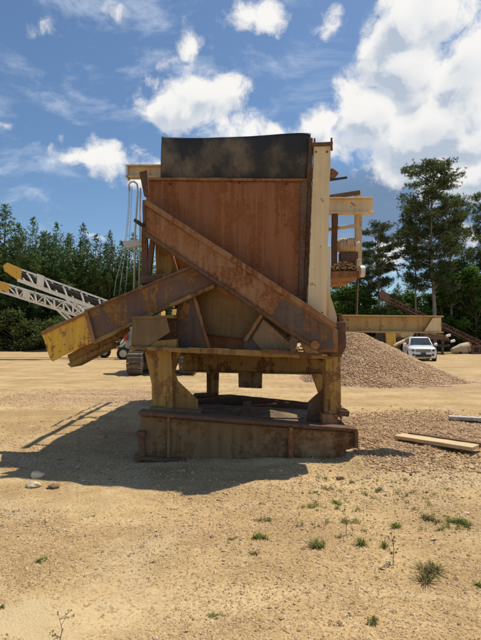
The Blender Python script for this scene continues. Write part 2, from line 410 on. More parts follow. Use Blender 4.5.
# numpy value noise
def _h(ix, iy, seed):
    n = (ix.astype(np.int64) * 374761393 + iy.astype(np.int64) * 668265263 + seed * 1442695041) & 0x7fffffff
    n = ((n ^ (n >> 13)) * 1274126177) & 0x7fffffff
    return ((n ^ (n >> 16)) & 0xffff) / 65535.0
def vnoise(x, y, seed=0):
    ix, iy = np.floor(x), np.floor(y); fx, fy = x - ix, y - iy
    fx = fx * fx * (3 - 2 * fx); fy = fy * fy * (3 - 2 * fy)
    a, b, c, d = _h(ix, iy, seed), _h(ix + 1, iy, seed), _h(ix, iy + 1, seed), _h(ix + 1, iy + 1, seed)
    return (a * (1 - fx) + b * fx) * (1 - fy) + (c * (1 - fx) + d * fx) * fy - .5
def fbm(x, y, oct_=4, seed=0):
    s_ = np.zeros_like(x); a = 1.0
    for i in range(oct_): s_ += a * vnoise(x * 2 ** i, y * 2 ** i, seed + i * 17); a *= .5
    return s_

# ------------------------------------------------------------------ ground
RUTS = [(3.55, .34, .02, .12, .022), (4.9, .30, .02, .12, .020), (9.6, .05, .006, .18, .035), (11.3, .04, .005, .18, .035), (10.3, -.10, .01, .16, .03), (13.4, .02, -.004, .3, .06), (15.6, .02, -.004, .3, .06), (20.5, -.03, 0, .4, .08), (23, -.03, 0, .4, .08), (3.0, -.55, .05, .10, .016), (4.4, -.5, .05, .10, .016)]
def gz(x, y):
    x = np.asarray(x, float); y = np.asarray(y, float)
    z = .035 * fbm(x * .55, y * .55, 3, 3) + .028 * fbm(x * 2.6, y * 2.6, 4, 9)
    far = np.clip((y - 9) / 25, 0, 1)
    z += far * .10 * fbm(x * .25, y * .6, 4, 31)
    z -= np.exp(-((x + 1.1) ** 2 / .8 + (y - 3.0) ** 2 / .25)) * .05            # dried puddle
    for mx, my, sx, sy, h in [(.75, 6.22, .30, .07, .035), (1.42, 6.22, .14, .12, .04), (.25, 6.30, .25, .08, .03), (-1.0, 6.32, .6, .12, .03), (1.75, 7.1, .3, .6, .07), (2.7, 8.0, 1.3, 1.2, .07), (2.2, 2.55, .7, .15, .05)]:
        z = z + h * np.exp(-((x - mx) ** 2 / (2 * sx * sx) + (y - my) ** 2 / (2 * sy * sy))) * (1 + .8 * fbm(x * 4, y * 4, 3, 77))
    for y0, sl, cv, w, d in RUTS:                                                # wheel ruts
        t = y - (y0 + sl * x + cv * x * x)
        lug = .6 + .4 * np.sin(x * 21 + 3 * vnoise(x * 2, y * 2, 5))
        fade = np.clip(.5 + 1.6 * fbm(x * .35, y * .35, 2, int(y0 * 10)), 0, 1)
        z = z + fade * d * (-np.exp(-(t / w) ** 4) * lug + .55 * np.exp(-((np.abs(t) - w * 1.35) / (w * .4)) ** 2))
    # low bank of dumped soil below the trees
    bank = np.exp(-((y - 60 - 2 * fbm(x * .1, y * 0, 2, 5)) / 2.2) ** 2) * (.5 + .6 * fbm(x * .3, y * .3, 3, 8))
    z = z + np.where(x < -5, np.clip(bank, 0, 2), 0)
    return z
def g1(x, y): return float(gz(np.array([x]), np.array([y]))[0])
def build_ground():
    ys = np.concatenate([np.linspace(-1500, -30, 8), np.linspace(-22, .5, 18), np.arange(.6, 13, .035), 13 * (1.022 ** np.arange(1, 80)), 13 * (1.022 ** 79) * (1.25 ** np.arange(1, 17))])
    h = np.concatenate([np.arange(0, 4.6, .04), 4.6 * (1.035 ** np.arange(1, 90)), 4.6 * (1.035 ** 89) * (1.4 ** np.arange(1, 10))])
    xs = np.concatenate([-h[:0:-1], h])
    X, Y = np.meshgrid(xs, ys); Z = gz(X.ravel(), Y.ravel())
    Z = np.where(np.abs(X.ravel()) > 150, 0, Z)
    n, mx = len(ys), len(xs); idx = np.arange(n * mx).reshape(n, mx)
    q = np.stack([idx[:-1, :-1], idx[:-1, 1:], idx[1:, 1:], idx[1:, :-1]], -1).reshape(-1, 4)
    me = np_mesh('ground', np.stack([X.ravel(), Y.ravel(), Z], -1), q, smooth=True)
    o = link('ground', me, 'sandy_ground'); o['kind'] = 'structure'; o['label'] = 'sandy yard ground of packed tan soil and grit'
def np_mesh(name, v, f, smooth=False, rnd=None):
    me = bpy.data.meshes.new(name); k = f.shape[1]
    me.vertices.add(len(v)); me.vertices.foreach_set('co', np.ascontiguousarray(v, dtype=np.float32).ravel())
    me.loops.add(f.size); me.loops.foreach_set('vertex_index', np.ascontiguousarray(f, dtype=np.int32).ravel())
    me.polygons.add(len(f)); me.polygons.foreach_set('loop_start', np.arange(0, f.size, k, dtype=np.int32))
    me.polygons.foreach_set('use_smooth', np.full(len(f), smooth))
    me.update(calc_edges=True)
    if rnd is not None:
        at = me.attributes.new('rnd', 'FLOAT', 'POINT'); at.data.foreach_set('value', np.ascontiguousarray(rnd, dtype=np.float32))
    return me
build_ground()

# loose stones: deformed icosahedra joined into one uncountable spread
def ico():
    bm = bmesh.new(); bmesh.ops.create_icosphere(bm, subdivisions=1, radius=1)
    v = np.array([p.co[:] for p in bm.verts]); f = np.array([[q.index for q in p.verts] for p in bm.faces]); bm.free(); return v, f
ICO_V, ICO_F = ico()
OCT_V = np.array([(1, 0, 0), (-1, 0, 0), (0, 1, 0), (0, -1, 0), (0, 0, 1), (0, 0, -1)], float)
OCT_F = np.array([(0, 2, 4), (2, 1, 4), (1, 3, 4), (3, 0, 4), (2, 0, 5), (1, 2, 5), (3, 1, 5), (0, 3, 5)])
def stones(name, pos, size, rng, coarse=False, flat=.65):
    V, Fc = (OCT_V, OCT_F) if coarse else (ICO_V, ICO_F)
    n, m = len(pos), len(V)
    v = V[None] * (1 + rng.uniform(-.28, .28, (n, m, 1)))
    v = v * rng.uniform(.65, 1.25, (n, 1, 3)) * np.array([1, 1, flat])
    a = rng.uniform(0, 6.283, n); t = rng.uniform(-.5, .5, n)
    ca, sa, ct, st = np.cos(a)[:, None], np.sin(a)[:, None], np.cos(t)[:, None], np.sin(t)[:, None]
    x, y, z = v[..., 0], v[..., 1], v[..., 2]
    y, z = y * ct - z * st, y * st + z * ct
    x, y = x * ca - y * sa, x * sa + y * ca
    v = np.stack([x, y, z], -1) * size[:, None, None] + pos[:, None, :]
    f = (Fc[None] + (np.arange(n) * m)[:, None, None]).reshape(-1, 3)
    return np_mesh(name, v.reshape(-1, 3), f, False, np.repeat(rng.random(n), m))
def gravel_on_ground():
    rng = np.random.default_rng(5)
    # foreground grit, denser where patches of it have been washed out
    n = 76000
    y = 2.0 * (4.6 ** rng.random(n)); x = rng.uniform(-.62, .62, n) * y
    den = fbm(x * .8, y * .8, 4, 21) + .25 * fbm(x * 3, y * 3, 2, 2)
    den += .35 * ((y < 4.6) & (x < -.35 * y)) + .25 * ((y < 4.4) & (x > .1 * y)) 
    puddle = ((x + .95) / .55) ** 2 + ((y - 3.0) / .35) ** 2 < 1
    keep = (den + rng.uniform(-.3, .3, n) > -.08) & ~puddle
    x, y = x[keep], y[keep]; n = len(x)
    s = .0030 + .0085 * rng.random(n) ** 2.4 + .018 * (rng.random(n) > .986) * rng.random(n); s *= np.clip(y / 3.5, .8, 1.6)
    o = link('ground_gravel', stones('ground_gravel', np.stack([x, y, gz(x, y) + s * .15], -1), s, rng, True), 'pebble_sand')
    o['kind'] = 'stuff'; tag(o, 'fine tan grit and pebbles scattered over the sandy foreground', 'gravel')
    # coarser red-brown gravel right of the skid
    n = 26000
    x = rng.normal(3.1, 1.25, n); y = rng.normal(7.9, 1.05, n) - .12 * (x - 3)
    x2 = rng.normal(1.9, .35, n // 6); y2 = rng.normal(7.0, .5, n // 6)
    x = np.concatenate([x, x2]); y = np.concatenate([y, y2]); n = len(x)
    keep = (fbm(x * .9, y * .9, 3, 55) + rng.uniform(-.3, .45, n) > -.05) & (y > 5.7) & (x > 1.55)
    x, y = x[keep], y[keep]; n = len(x)
    s = .009 + .017 * rng.random(n) ** 1.6
    o = link('gravel_spread', stones('gravel_spread', np.stack([x, y, gz(x, y) + s * .25], -1), s, rng), 'pebble_brown')
    o['kind'] = 'stuff'; tag(o, 'coarse red-brown gravel spread over the ground around the timber plank', 'gravel')
    n = 9000
    x = rng.normal(-3.8, 1.7, n); y = rng.normal(13.2, .95, n)
    s = .008 + .018 * rng.random(n) ** 2
    o = link('gravel_spread', stones('gravel_spread', np.stack([x, y, gz(x, y) + s * .2], -1), s, rng, True), 'pebble_red')
    o['kind'] = 'stuff'; tag(o, 'reddish gravel strip on the yard left beyond the long shadow', 'gravel')
gravel_on_ground()

# ------------------------------------------------------------------ gravel pile
def build_pile():
    rng = np.random.default_rng(11)
    cx, cy, H = 4.15, 18.6, 2.12
    def hz(x, y):
        dx = x - cx; dy = y - cy
        r = np.sqrt((dx / np.where(dx > 0, 4.6, 1.9)) ** 2 + (dy / np.where(dy < 0, 2.9, 4.0)) ** 2)
        r = r * (1 + .10 * fbm(x * .7, y * .7, 3, 4))
        h = H * np.clip(1 - r, 0, 1) ** 1.12
        h = np.where(r > .62, np.maximum(h, 0), h)
        h = np.minimum(h, 1.80 + .05 * np.clip(-dx, -2, 0) * 0 + .08 * fbm(x * 1.2, y * 1.2, 2, 6))
        return h + .07 * fbm(x * 1.6, y * 1.6, 4, 14) * np.clip(h * 3, 0, 1), r
    xs = np.arange(cx - 3.4, cx + 5.6, .07); ys = np.arange(cy - 3.7, cy + 4.9, .07)
    X, Y = np.meshgrid(xs, ys); h, r = hz(X, Y); Z = gz(X.ravel(), Y.ravel()) + h.ravel() - .03 - .1 * np.clip(r.ravel() - 1, 0, 1)
    n, m = len(ys), len(xs); idx = np.arange(n * m).reshape(n, m)
    q = np.stack([idx[:-1, :-1], idx[:-1, 1:], idx[1:, 1:], idx[1:, :-1]], -1).reshape(-1, 4)
    root = empty('gravel_pile', (cx, cy, 0), 'tan gravel stockpile behind the rusty machine, beside the white car', 'gravel pile')
    me = np_mesh('heap', np.stack([X.ravel(), Y.ravel(), Z], -1), q, True)
    mt, T, b, _ = new_mat('pile_gravel'); c = coords(T)
    vo = T.new('ShaderNodeTexVoronoi'); T.put(vo.inputs['Vector'], c); vo.inputs['Scale'].default_value = 15
    sp = T.new('ShaderNodeSeparateColor'); T.put(sp.inputs[0], vo.outputs['Color'])
    col = T.mix(sp.outputs[0], (.50, .30, .155), (.66, .46, .27)); col = T.mix(T.step(T.noise(c, .9, 5), .4, .65, 0, .5), col, (.42, .24, .13))
    T.put(b.inputs['Base Color'], col); b.inputs['Roughness'].default_value = .95; bump(T, b, vo.outputs[0], .8, .05)
    link('heap', me, 'pile_gravel', root)
    k = 52000
    x = rng.uniform(cx - 2.8, cx + 5.2, k); y = rng.uniform(cy - 3.2, cy + 2.0, k)
    h, r = hz(x, y); keep = r < 1.05 + .15 * rng.random(k); x, y, h = x[keep], y[keep], h[keep]
    s = .012 + .018 * rng.random(len(x)) ** 1.5
    st = link('loose_stones', stones('loose_stones', np.stack([x, y, gz(x, y) + h - .01], -1), s, rng), 'pebble_red', root); st['kind'] = 'stuff'
build_pile()

# ------------------------------------------------------------------ the rusty plant on its skid
FR = Vector((0, -1, 0))
def build_plant():
    root = empty('feeder_hopper', (0.1, 6.6, 0.0), 'tall rusty steel feeder hopper on a skid with crossed diagonal beams', 'machine')
    def pt(name, mat, pts, Y, t, bevel=.004, par=None, label=None):
        o = part(name, MB().px(pts, Y, t), mat, par or root, bevel)
        if label: o['label'] = label
        return o
    # ---- skid
    sk = MB()
    sk.px([(140, 413.5), (356, 430.5), (356, 448), (346, 450), (343, 474), (137, 466)], 6.35, .03)
    web = part('skid_front_beam', sk, 'skid_steel', root)
    part('top_flange', MB().px([(138, 411.5), (358, 429), (358, 432), (138, 415)], 6.24, .24), 'rust_dark', web)
    part('bottom_flange', MB().px([(133, 457), (186, 460.5), (186, 463), (133, 460)], 6.22, .26), 'rust_dark', web)
    part('stiffener', MB().px([(289, 427.5), (293, 427.8), (293, 464), (289, 463.5)], 6.235, .13), 'rust_beam', web)
    part('stiffener', MB().px([(167, 416.5), (169.5, 416.7), (169.5, 462), (167, 462)], 6.30, .06), 'skid_steel', web)
    part('end_plate', MB().px([(354.5, 431), (358.5, 431.5), (358.5, 449), (354.5, 448)], 6.26, .2), 'rust_dark', web)
    part('end_bracket', MB().px([(138, 436), (143, 436), (145, 458), (138, 458)], 6.27, .06).px([(135.5, 432), (144.5, 432.5), (144.5, 437), (135.5, 436.5)], 6.22, .14), 'rust_dark', web)
    rear = part('skid_rear_beam', MB().px([(193, 396), (230, 394.6), (268, 398.5), (322, 404), (342, 405.5), (342, 434), (193, 430)], 8.45, .06), 'rust_dark', root)
    part('top_flange', MB().px([(193, 394.6), (214, 394.0), (214, 396.4), (193, 396.8)], 8.32, .26), 'rust_dark', rear)
    part('skid_side_beam', MB().ibeam((-1.28, 6.5, .36), (-.98, 8.6, .32), .44, .16), 'skid_steel', root)
    part('skid_side_beam', MB().ibeam((1.32, 6.5, .24), (1.5, 8.6, .24), .40, .16), 'skid_steel', root)
    part('cross_tie', MB().ibeam((.05, 6.50, .36), (.12, 8.43, .36), .30, .14), 'rust_dark', root)
    # dirt lying in the skid
    rng = np.random.default_rng(3)
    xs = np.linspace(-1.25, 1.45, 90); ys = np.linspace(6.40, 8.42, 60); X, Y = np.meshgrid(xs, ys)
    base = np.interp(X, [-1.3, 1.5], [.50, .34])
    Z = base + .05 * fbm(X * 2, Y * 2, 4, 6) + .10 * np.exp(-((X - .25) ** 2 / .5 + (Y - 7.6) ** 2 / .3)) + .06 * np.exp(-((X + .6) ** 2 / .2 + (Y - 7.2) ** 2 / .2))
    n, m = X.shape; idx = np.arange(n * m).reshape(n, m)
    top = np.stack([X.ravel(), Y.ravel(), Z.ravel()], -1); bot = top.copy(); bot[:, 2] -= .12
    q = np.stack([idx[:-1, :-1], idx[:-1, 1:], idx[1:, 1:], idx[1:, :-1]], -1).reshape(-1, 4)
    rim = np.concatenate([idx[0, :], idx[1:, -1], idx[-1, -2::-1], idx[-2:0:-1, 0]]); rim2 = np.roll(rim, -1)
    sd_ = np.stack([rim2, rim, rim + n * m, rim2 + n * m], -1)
    link('spilled_dirt', np_mesh('spilled_dirt', np.concatenate([top, bot]), np.concatenate([q, q[:, ::-1] + n * m, sd_]), True), 'shaded_soil', root)
    for a, b_, w in [((-.9, 7.0, .55), (.55, 7.35, .60), .03), ((-.3, 6.7, .50), (.9, 6.85, .46), .025), ((-.75, 7.7, .60), (-.1, 7.9, .66), .04), ((.5, 7.9, .58), (1.1, 7.5, .52), .035)]:
        part('loose_bar', MB().bar(a, b_, w, w * .8), 'rust_dark', root, .003)
    # ---- legs
    leg = pt('front_leg', 'leg_yellow', [(144, 350), (171, 350.5), (172, 372), (172.5, 408), (152.5, 409), (151.5, 384)], 6.62, .26)
    pt('flange_edge', 'ochre_worn', [(168, 350.5), (184, 351), (177, 359), (174.5, 371), (178, 381), (198, 400), (198, 411), (170, 409)], 6.68, .022, par=leg, label='curved gusset plate on the left leg')
    pt('foot_plate', 'skid_steel', [(149, 407.5), (200, 411.5), (200, 414.0), (149, 410.5)], 6.50, .42, par=leg)
    pt('weld_tab', 'leg_yellow', [(153, 393), (166, 394), (166, 406), (153, 406)], 6.603, .017, .002, leg)
    leg = pt('front_leg', 'leg_yellow', [(326, 357), (341, 355), (341, 417), (324.5, 416)], 6.56, .26)
    pt('foot_block', 'rust_beam', [(322.5, 414), (338.5, 416), (337.5, 428), (323, 427)], 6.48, .34, par=leg)
    pt('flange_edge', 'rust_dark', [(339, 410), (350, 411.5), (349, 417), (339, 416)], 6.50, .4, par=leg)
    pt('gusset', 'rust_dark', [(308, 402), (326, 386), (326, 426), (306, 424)], 6.70, .02, par=leg)
    pt('latch_ring', 'rust_dark', [(329, 399), (330.5, 399), (330.5, 411), (329, 411)], 6.535, .025, .001, leg)
    leg = pt('inner_leg', 'ochre_worn', [(206, 352), (219.5, 353), (218, 397), (206.5, 396)], 8.42, .22)
    pt('web_line', 'rust_dark', [(208.5, 353), (210, 353), (210, 396), (208.5, 396)], 8.40, .02, .001, leg)
    # rear legs under the back of the body
    for x, xt in ((-2.05, -1.2), (2.2, 1.25)):
        part('rear_leg', MB().ibeam((x, 12.3, .0), (xt, 12.3, 2.75), .28, .26, up=(0, 1, 0)), 'ochre_worn', root)
    part('rear_cross_beam', MB().ibeam((-1.4, 12.3, 2.62), (1.4, 12.3, 2.62), .24, .2), 'ochre_worn', root)
    # ---- deck at leg tops
    d = pt('deck_plate', 'ochre_worn', [(129, 346), (180, 348), (262, 350.5), (300, 354), (332, 356), (332, 359), (296, 358), (200, 353.5), (129, 349.5)], 6.36, .55)
    pt('deck_lip', 'rust_dark', [(262, 349), (322, 353), (322, 355.5), (262, 352.6)], 6.30, .08, .002, d)
    part('deck_side_rail', MB().ibeam((-1.2, 6.9, 1.40), (-1.0, 8.6, 1.40), .2, .12), 'ochre_worn', root)
    part('deck_side_rail', MB().ibeam((1.25, 6.85, 1.34), (1.35, 8.6, 1.34), .2, .12), 'ochre_worn', root)
    # rear crossbeam seen between the legs
    rb = part('cross_beam', MB().ibeam(P(183, 362, 8.38), P(330, 365, 8.38), .34, .18), 'ochre_worn', root)
    pt('hanger_plate', 'skid_steel', [(238, 371), (262.5, 371.5), (262, 388.5), (238.5, 387.5)], 8.36, .03, par=rb)
    # ---- left bracket box
    bx = pt('side_bracket', 'olive_plate', [(132.5, 318), (166, 316), (170, 332), (147, 346.5), (131, 346)], 6.40, .03)
    pt('bracket_top', 'olive_plate', [(131.5, 316.5), (174, 314.5), (174, 318), (131.5, 319)], 6.38, .5, par=bx)
    pt('bracket_back', 'rust_dark', [(133, 318), (176, 316), (176, 347), (132, 347)], 6.80, .03, par=bx)
    pt('bracket_bottom', 'ochre_worn', [(146, 341), (178, 339), (178, 348), (131, 347.5)], 6.43, .04, par=bx)
    YAW[0] = True
    # ---- discharge hopper
    hp = pt('discharge_hopper', 'olive_plate', [(188, 284), (206, 270), (250, 288), (266, 318), (243, 339), (207, 334.5)], 6.74, .03)
    pt('slot_plate', 'rust_plate', [(205, 333.5), (249, 337), (249, 352.5), (205, 350.5)], 6.80, .03, par=hp, label='rust-red strip below the discharge hopper')
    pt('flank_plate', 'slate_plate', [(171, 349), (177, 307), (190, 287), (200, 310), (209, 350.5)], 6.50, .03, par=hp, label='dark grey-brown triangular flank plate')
    pt('flank_edge', 'rust_beam', [(189, 285), (192, 285), (211, 350), (208, 350)], 6.47, .05, .002, hp)
    pt('wear_patch', 'rust_beam', [(178, 320), (184, 301), (190, 305), (187, 317)], 6.492, .008, .001, hp)
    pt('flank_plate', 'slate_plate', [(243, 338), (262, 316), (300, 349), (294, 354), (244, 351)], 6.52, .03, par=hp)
    pt('flank_edge', 'rust_beam', [(244, 340), (262, 312), (264.5, 314), (246.5, 342)], 6.46, .09, .002, hp)
    pt('pale_plate', 'tan_plate', [(263, 319), (293, 346), (290, 350), (262, 350.5), (252, 338)], 6.49, .025, par=hp, label='pale worn triangular plate right of the discharge')
    # sloped inner sides running back
    part('slope_plate', MB().prism([P(188, 284, 6.78), P(207, 334, 6.78), P(209, 334, 6.78), P(190, 284, 6.78)], (0, 1.3, .05)), 'rust_dark', hp)
    part('slope_plate', MB().prism([P(243, 338, 6.78), P(266, 318, 6.78), P(268, 318, 6.78), P(245, 338, 6.78)], (0, 1.3, .05)), 'rust_dark', hp)
    # ---- chute: lower-left channel
    ch = MB().px([(84, 312, 6.02), (150, 284.5, 6.2), (206, 261, 6.42), (222, 276, 6.46), (214, 287, 6.44), (160, 311, 6.25), (94, 343.5, 6.02)], 6.2, .03)
    chute = part('chute', ch, 'chute_steel', root, .005)
    part('top_flange', MB().px([(84, 310, 5.98), (150, 282.5, 6.16), (206, 259, 6.36), (206, 261.5, 6.36), (150, 285, 6.16), (84, 312.5, 5.98)], 6.2, .10), 'chute_steel', chute, .003)
    part('bottom_flange', MB().px([(94, 340, 5.98), (160, 307.5, 6.21), (214, 284, 6.40), (214, 288, 6.40), (160, 311.5, 6.21), (94, 344.5, 5.98)], 6.2, .12), 'ochre_worn', chute, .003)
    part('back_side', MB().px([(80, 316, 6.70), (200, 268, 7.05), (210, 285, 7.05), (92, 338, 6.70)], 6.7, .03), 'rust_dark', chute)
    fl = [P(94, 343.5, 6.05), P(214, 287, 6.46), P(213, 284, 7.05), P(93, 336, 6.70)]
    part('floor_plate', MB().prism([v + Vector((0, 0, .02)) for v in fl], (0, 0, .025)), 'ochre_worn', chute)
    ye = part('chute_nose', MB().px([(41, 333, 5.90), (47, 328, 5.91), (85, 312, 6.0), (93.5, 342, 6.0), (60, 357, 5.93), (52, 361.5, 5.90), (49, 357, 5.9)], 5.9, .04), 'yellow_worn', root, .006)
    ye['label'] = 'chipped yellow nose plate at the chute end'
    part('edge_strip', MB().px([(40, 332, 5.87), (85.5, 311.5, 5.97), (86, 314, 5.97), (42, 335, 5.87)], 5.9, .06), 'rust_beam', ye, .002)
    part('edge_strip', MB().px([(84, 312, 5.97), (87, 311, 5.97), (95.5, 342, 5.97), (92, 344, 5.97)], 5.9, .06), 'rust_beam', ye, .002)
    part('nose_back', MB().px([(44, 333, 6.55), (83, 315, 6.62), (91, 339, 6.62), (53, 357, 6.55)], 6.5, .03), 'rust_dark', ye)
    fl = [P(52, 360.5, 5.93), P(93, 342.5, 6.04), P(91, 336, 6.62), P(53, 352, 6.55)]
    part('nose_floor', MB().prism([v + Vector((0, 0, .01)) for v in fl], (0, 0, .02)), 'rust_dark', ye)
    lo = part('lower_channel', MB().px([(67, 355, 6.12), (106, 335, 6.2), (128, 324, 6.28), (130, 331, 6.28), (112, 344.5, 6.2), (71, 366.5, 6.12)], 6.1, .03), 'ochre_worn', root, .005)
    part('flange', MB().px([(67, 364, 6.08), (112, 342, 6.16), (112.5, 345.5, 6.16), (71, 367.5, 6.08)], 6.1, .45), 'ochre_worn', lo, .003)
    # ---- main back plate and flap
    pl = pt('back_plate', 'rust_plate', [(146.5, 178.5), (308, 180.5), (302.5, 298), (296, 300), (230, 300), (196, 268), (146.5, 232)], 6.52, .02, .003)
    pt('edge_flange', 'rust_dark', [(301.5, 181), (307.6, 181), (303.2, 298), (298.5, 297)], 6.46, .06, .003, pl)
    pt('bottom_flange', 'rust_dark', [(276, 294.5), (303, 296), (303, 299), (276, 298)], 6.44, .08, .002, pl)
    pt('top_lip', 'rust_beam', [(146.5, 177.2), (308.5, 178.6), (308.5, 181), (146.5, 179.8)], 6.49, .05, .003, pl)
    for bx_, by in ((239, 182.5), (170, 184), (286, 184)):
        c = P(bx_, by, 6.49); part('bolt', MB().lathe(c, (0, -1, 0), [(0, .018), (.012, .018), (.016, .01)], 8), 'black_steel', pl, 0)
    # the flap: a sheet of belting with a slack top edge
    nx, nz = 40, 12; vs = []; fs = []
    tp = [(162, 137.5), (180, 138.2), (205, 139.2), (228, 138.8), (250, 137.8), (275, 136.4), (298, 135.2), (310.5, 134.6)]
    for side in (0, 1):
        for i in range(nx + 1):
            u = i / nx; k = u * (len(tp) - 1); j = min(int(k), len(tp) - 2); fr = k - j
            tx = tp[j][0] * (1 - fr) + tp[j + 1][0] * fr; ty = tp[j][1] * (1 - fr) + tp[j + 1][1] * fr
            bxp = 160.5 + u * (306.5 - 160.5); byp = 179.5 + u * 1.2
            for w in range(nz + 1):
                q = w / nz
                p = P(bxp * (1 - q) + tx * q, byp * (1 - q) + ty * q, 6.60)
                p.y += .02 * math.sin(u * 5.2 + 1) * q + .012 * math.sin(u * 13) * q - .05 * q + side * .018 - .03 * math.sin(q * 3.1)
                vs.append(p)
    st = (nx + 1) * (nz + 1)
    for i in range(nx):
        for w in range(nz):
            a = i * (nz + 1) + w; b_ = a + nz + 1
            fs += [(a, b_, b_ + 1, a + 1), (st + a, st + a + 1, st + b_ + 1, st + b_)]
    edge = [i * (nz + 1) for i in range(nx + 1)] + [nx * (nz + 1) + w for w in range(1, nz + 1)] + [i * (nz + 1) + nz for i in range(nx - 1, -1, -1)] + [w for w in range(nz - 1, 0, -1)]
    for i, a in enumerate(edge): b_ = edge[(i + 1) % len(edge)]; fs.append((b_, a, st + a, st + b_))
    fl = part('rubber_flap', MB().add(vs, fs), 'flap_rubber', root, 0, True); fl['label'] = 'black rubber belting flap across the top'
    YAW[0] = False
    # ---- body behind
    bd = part('body_side', MB().prism([Vector((-1.31, 6.95, 3.78)), Vector((-1.36, 8.6, 4.20)), Vector((-1.22, 13.4, 4.15)), Vector((-.95, 13.4, 2.75)), Vector((-.85, 6.95, 2.3))], (.025, 0, 0)), 'rust_plate', root)
    for y in (7.6, 9.0, 10.4, 11.8, 13.2): part('rib', MB().bar((-1.38, y, 3.78), (-.98, y, 2.7), .05, .1, (0, 1, 0)), 'rust_beam', bd)
    bd = part('body_side', MB().prism([Vector((.90, 6.58, 4.35)), Vector((1.10, 13.4, 4.2)), Vector((.85, 13.4, 2.75)), Vector((.82, 6.58, 2.2))], (.025, 0, 0)), 'rust_plate', root)
    for y in (7.6, 9.0, 10.4, 11.8, 13.2): part('rib', MB().bar((1.06, y, 4.1), (.92, y, 2.6), .05, .1, (0, 1, 0)), 'rust_beam', bd)
    part('body_floor', MB().prism([Vector((-.86, 6.98, 2.3)), Vector((1.15, 6.98, 2.3)), Vector((1.15, 13.4, 2.8)), Vector((-.86, 13.4, 2.8))], (0, 0, .03)), 'rust_dark', root)  # unseen overhang on the right, added to shade the skid below
    part('rear_plate', MB().prism([Vector((-1.40, 13.38, 4.12)), Vector((1.08, 13.38, 4.2)), Vector((.84, 13.38, 2.78)), Vector((-.84, 13.38, 2.78))], (0, .025, 0)), 'rust_plate', root)
    for s_ in (-1, 1): part('main_beam', MB().ibeam((s_ * .95, 6.95, 2.15), (s_ * .95, 13.0, 2.55), .26, .16), 'ochre_worn', root)
    for xx, yy in ((-.95, 8.5), (.95, 8.5)): part('stub_post', MB().box((xx, yy, 1.88), (.14, .14, .62)), 'ochre_worn', root)
    part('stub_post', MB().px([(262, 318), (286, 318), (286, 352), (262, 352)], 7.4, .2), 'rust_dark', root)
    part('stub_post', MB().px([(140, 318), (160, 318), (160, 348), (140, 348)], 7.2, .2), 'rust_dark', root)
    # left-hand walkway edge whose rails throw the striped edge of the shadow
    part('walkway_beam', MB().ibeam((-1.62, 8.3, 4.10), (-1.72, 13.3, 4.08), .10, .08), 'cream_worn', root)
    for i in range(7):
        y = 8.5 + i * .78; x = -1.62 - i * .015
        part('outrigger', MB().bar((x, y, 4.08), (-1.40, y, 3.95), .05, .06), 'rust_beam', root)
    part('hand_rail', MB().tube([(-1.90, 9.9, 4.02), (-1.95, 13.2, 4.00)], .022, 8), 'cream_worn', root)
    for y, x in ((10.0, -1.90), (11.5, -1.92), (13.0, -1.94)): part('rail_post', MB().tube([(x, y, 4.02), (x + .3, y, 4.06)], .02, 8), 'cream_worn', root)
    YAW[0] = True
    # ---- diagonal beam, upper left to lower right
    D = 6.26
    dg = pt('diagonal_beam', 'rust_beam', [(145, 204), (334, 326), (338, 331), (338, 352), (322, 352), (300, 338), (144, 233)], D, .035)
    part('top_flange', MB().px([(144, 200), (146.5, 199.5), (336, 322.5), (337, 327), (333, 327.5), (145, 204.5)], D - .05, .22), 'rust_beam', dg, .003)
    part('bottom_flange', MB().px([(144, 231), (300, 336), (322, 350.5), (322, 353), (299, 339.5), (144, 234.5)], D - .035, .18), 'rust_dark', dg, .003)
    pt('end_cap', 'rust_dark', [(142.5, 200), (145.5, 200), (145.5, 234), (142.5, 234)], D - .03, .2, .002, dg)
    pt('splice_plate', 'slate_plate', [(280, 300), (283, 298), (332, 330), (334, 349), (322, 349), (272, 315)], D - .012, .012, .002, dg, 'darker lower end of the long diagonal beam')
    c = P(315, 345, D - .02); part('pivot_boss', MB().lathe(c, (0, -1, 0), [(0, .06), (.025, .06), (.03, .05), (.032, .02)], 18), 'rust_beam', dg, .003)
    pt('clevis', 'rust_dark', [(289, 341), (293, 336), (298, 341), (296, 351), (291, 352)], D - .06, .04, .002, dg)
    c = P(297, 348, D - .05); part('pin', MB().lathe(c, (0, -1, 0), [(0, .022), (.09, .022), (.092, .014)], 10), 'yellow_worn', dg, 0)
    part('link_rod', MB().tube([P(300, 346, D - .05), P(318, 352, D - .05)], .014, 8), 'rust_beam', dg, 0)
    part('end_block', MB().px([(331, 322), (346, 322), (346, 348), (341, 357), (331, 357)], 6.42, .24), 'rust_dark', dg)
    # ---- right side: cream column etc.
    pt('hopper_edge_plate', 'rust_dark', [(309.5, 137), (313, 138), (310, 240), (306, 320), (302.5, 318), (305.5, 230)], 6.48, .55, .002)
    co = pt('corner_column', 'cream_paint', [(313.5, 145), (331, 144.5), (328.5, 230), (325.5, 326), (306, 322), (310, 230)], 6.42, .018, .003)
    co['label'] = 'tall cream-painted corner column right of the hopper'
    pt('column_web', 'cream_worn', [(321, 146), (323, 146), (317, 322), (315, 322)], 6.44, .26, .002, co)
    pt('column_flange', 'cream_worn', [(313.5, 145), (331, 144.5), (325.5, 322), (306, 322)], 6.70, .018, .002, co)
    pt('cap_strip', 'rust_dark', [(312, 142.5), (333, 141.5), (333, 144.5), (312, 145.5)], 6.38, .36, .002, co)
    pt('cap_tab', 'rust_dark', [(331, 137.5), (332.5, 137.5), (333, 150), (331, 150)], 6.40, .03, .001, co)
    pt('cap_tab', 'rust_dark', [(314, 138), (315.5, 138), (315.5, 144), (314, 144)], 6.40, .03, .001, co)
    pt('foot_gusset', 'cream_worn', [(324.5, 282), (329, 290), (337, 318), (337, 324), (322, 322)], 6.50, .05, .003, co)
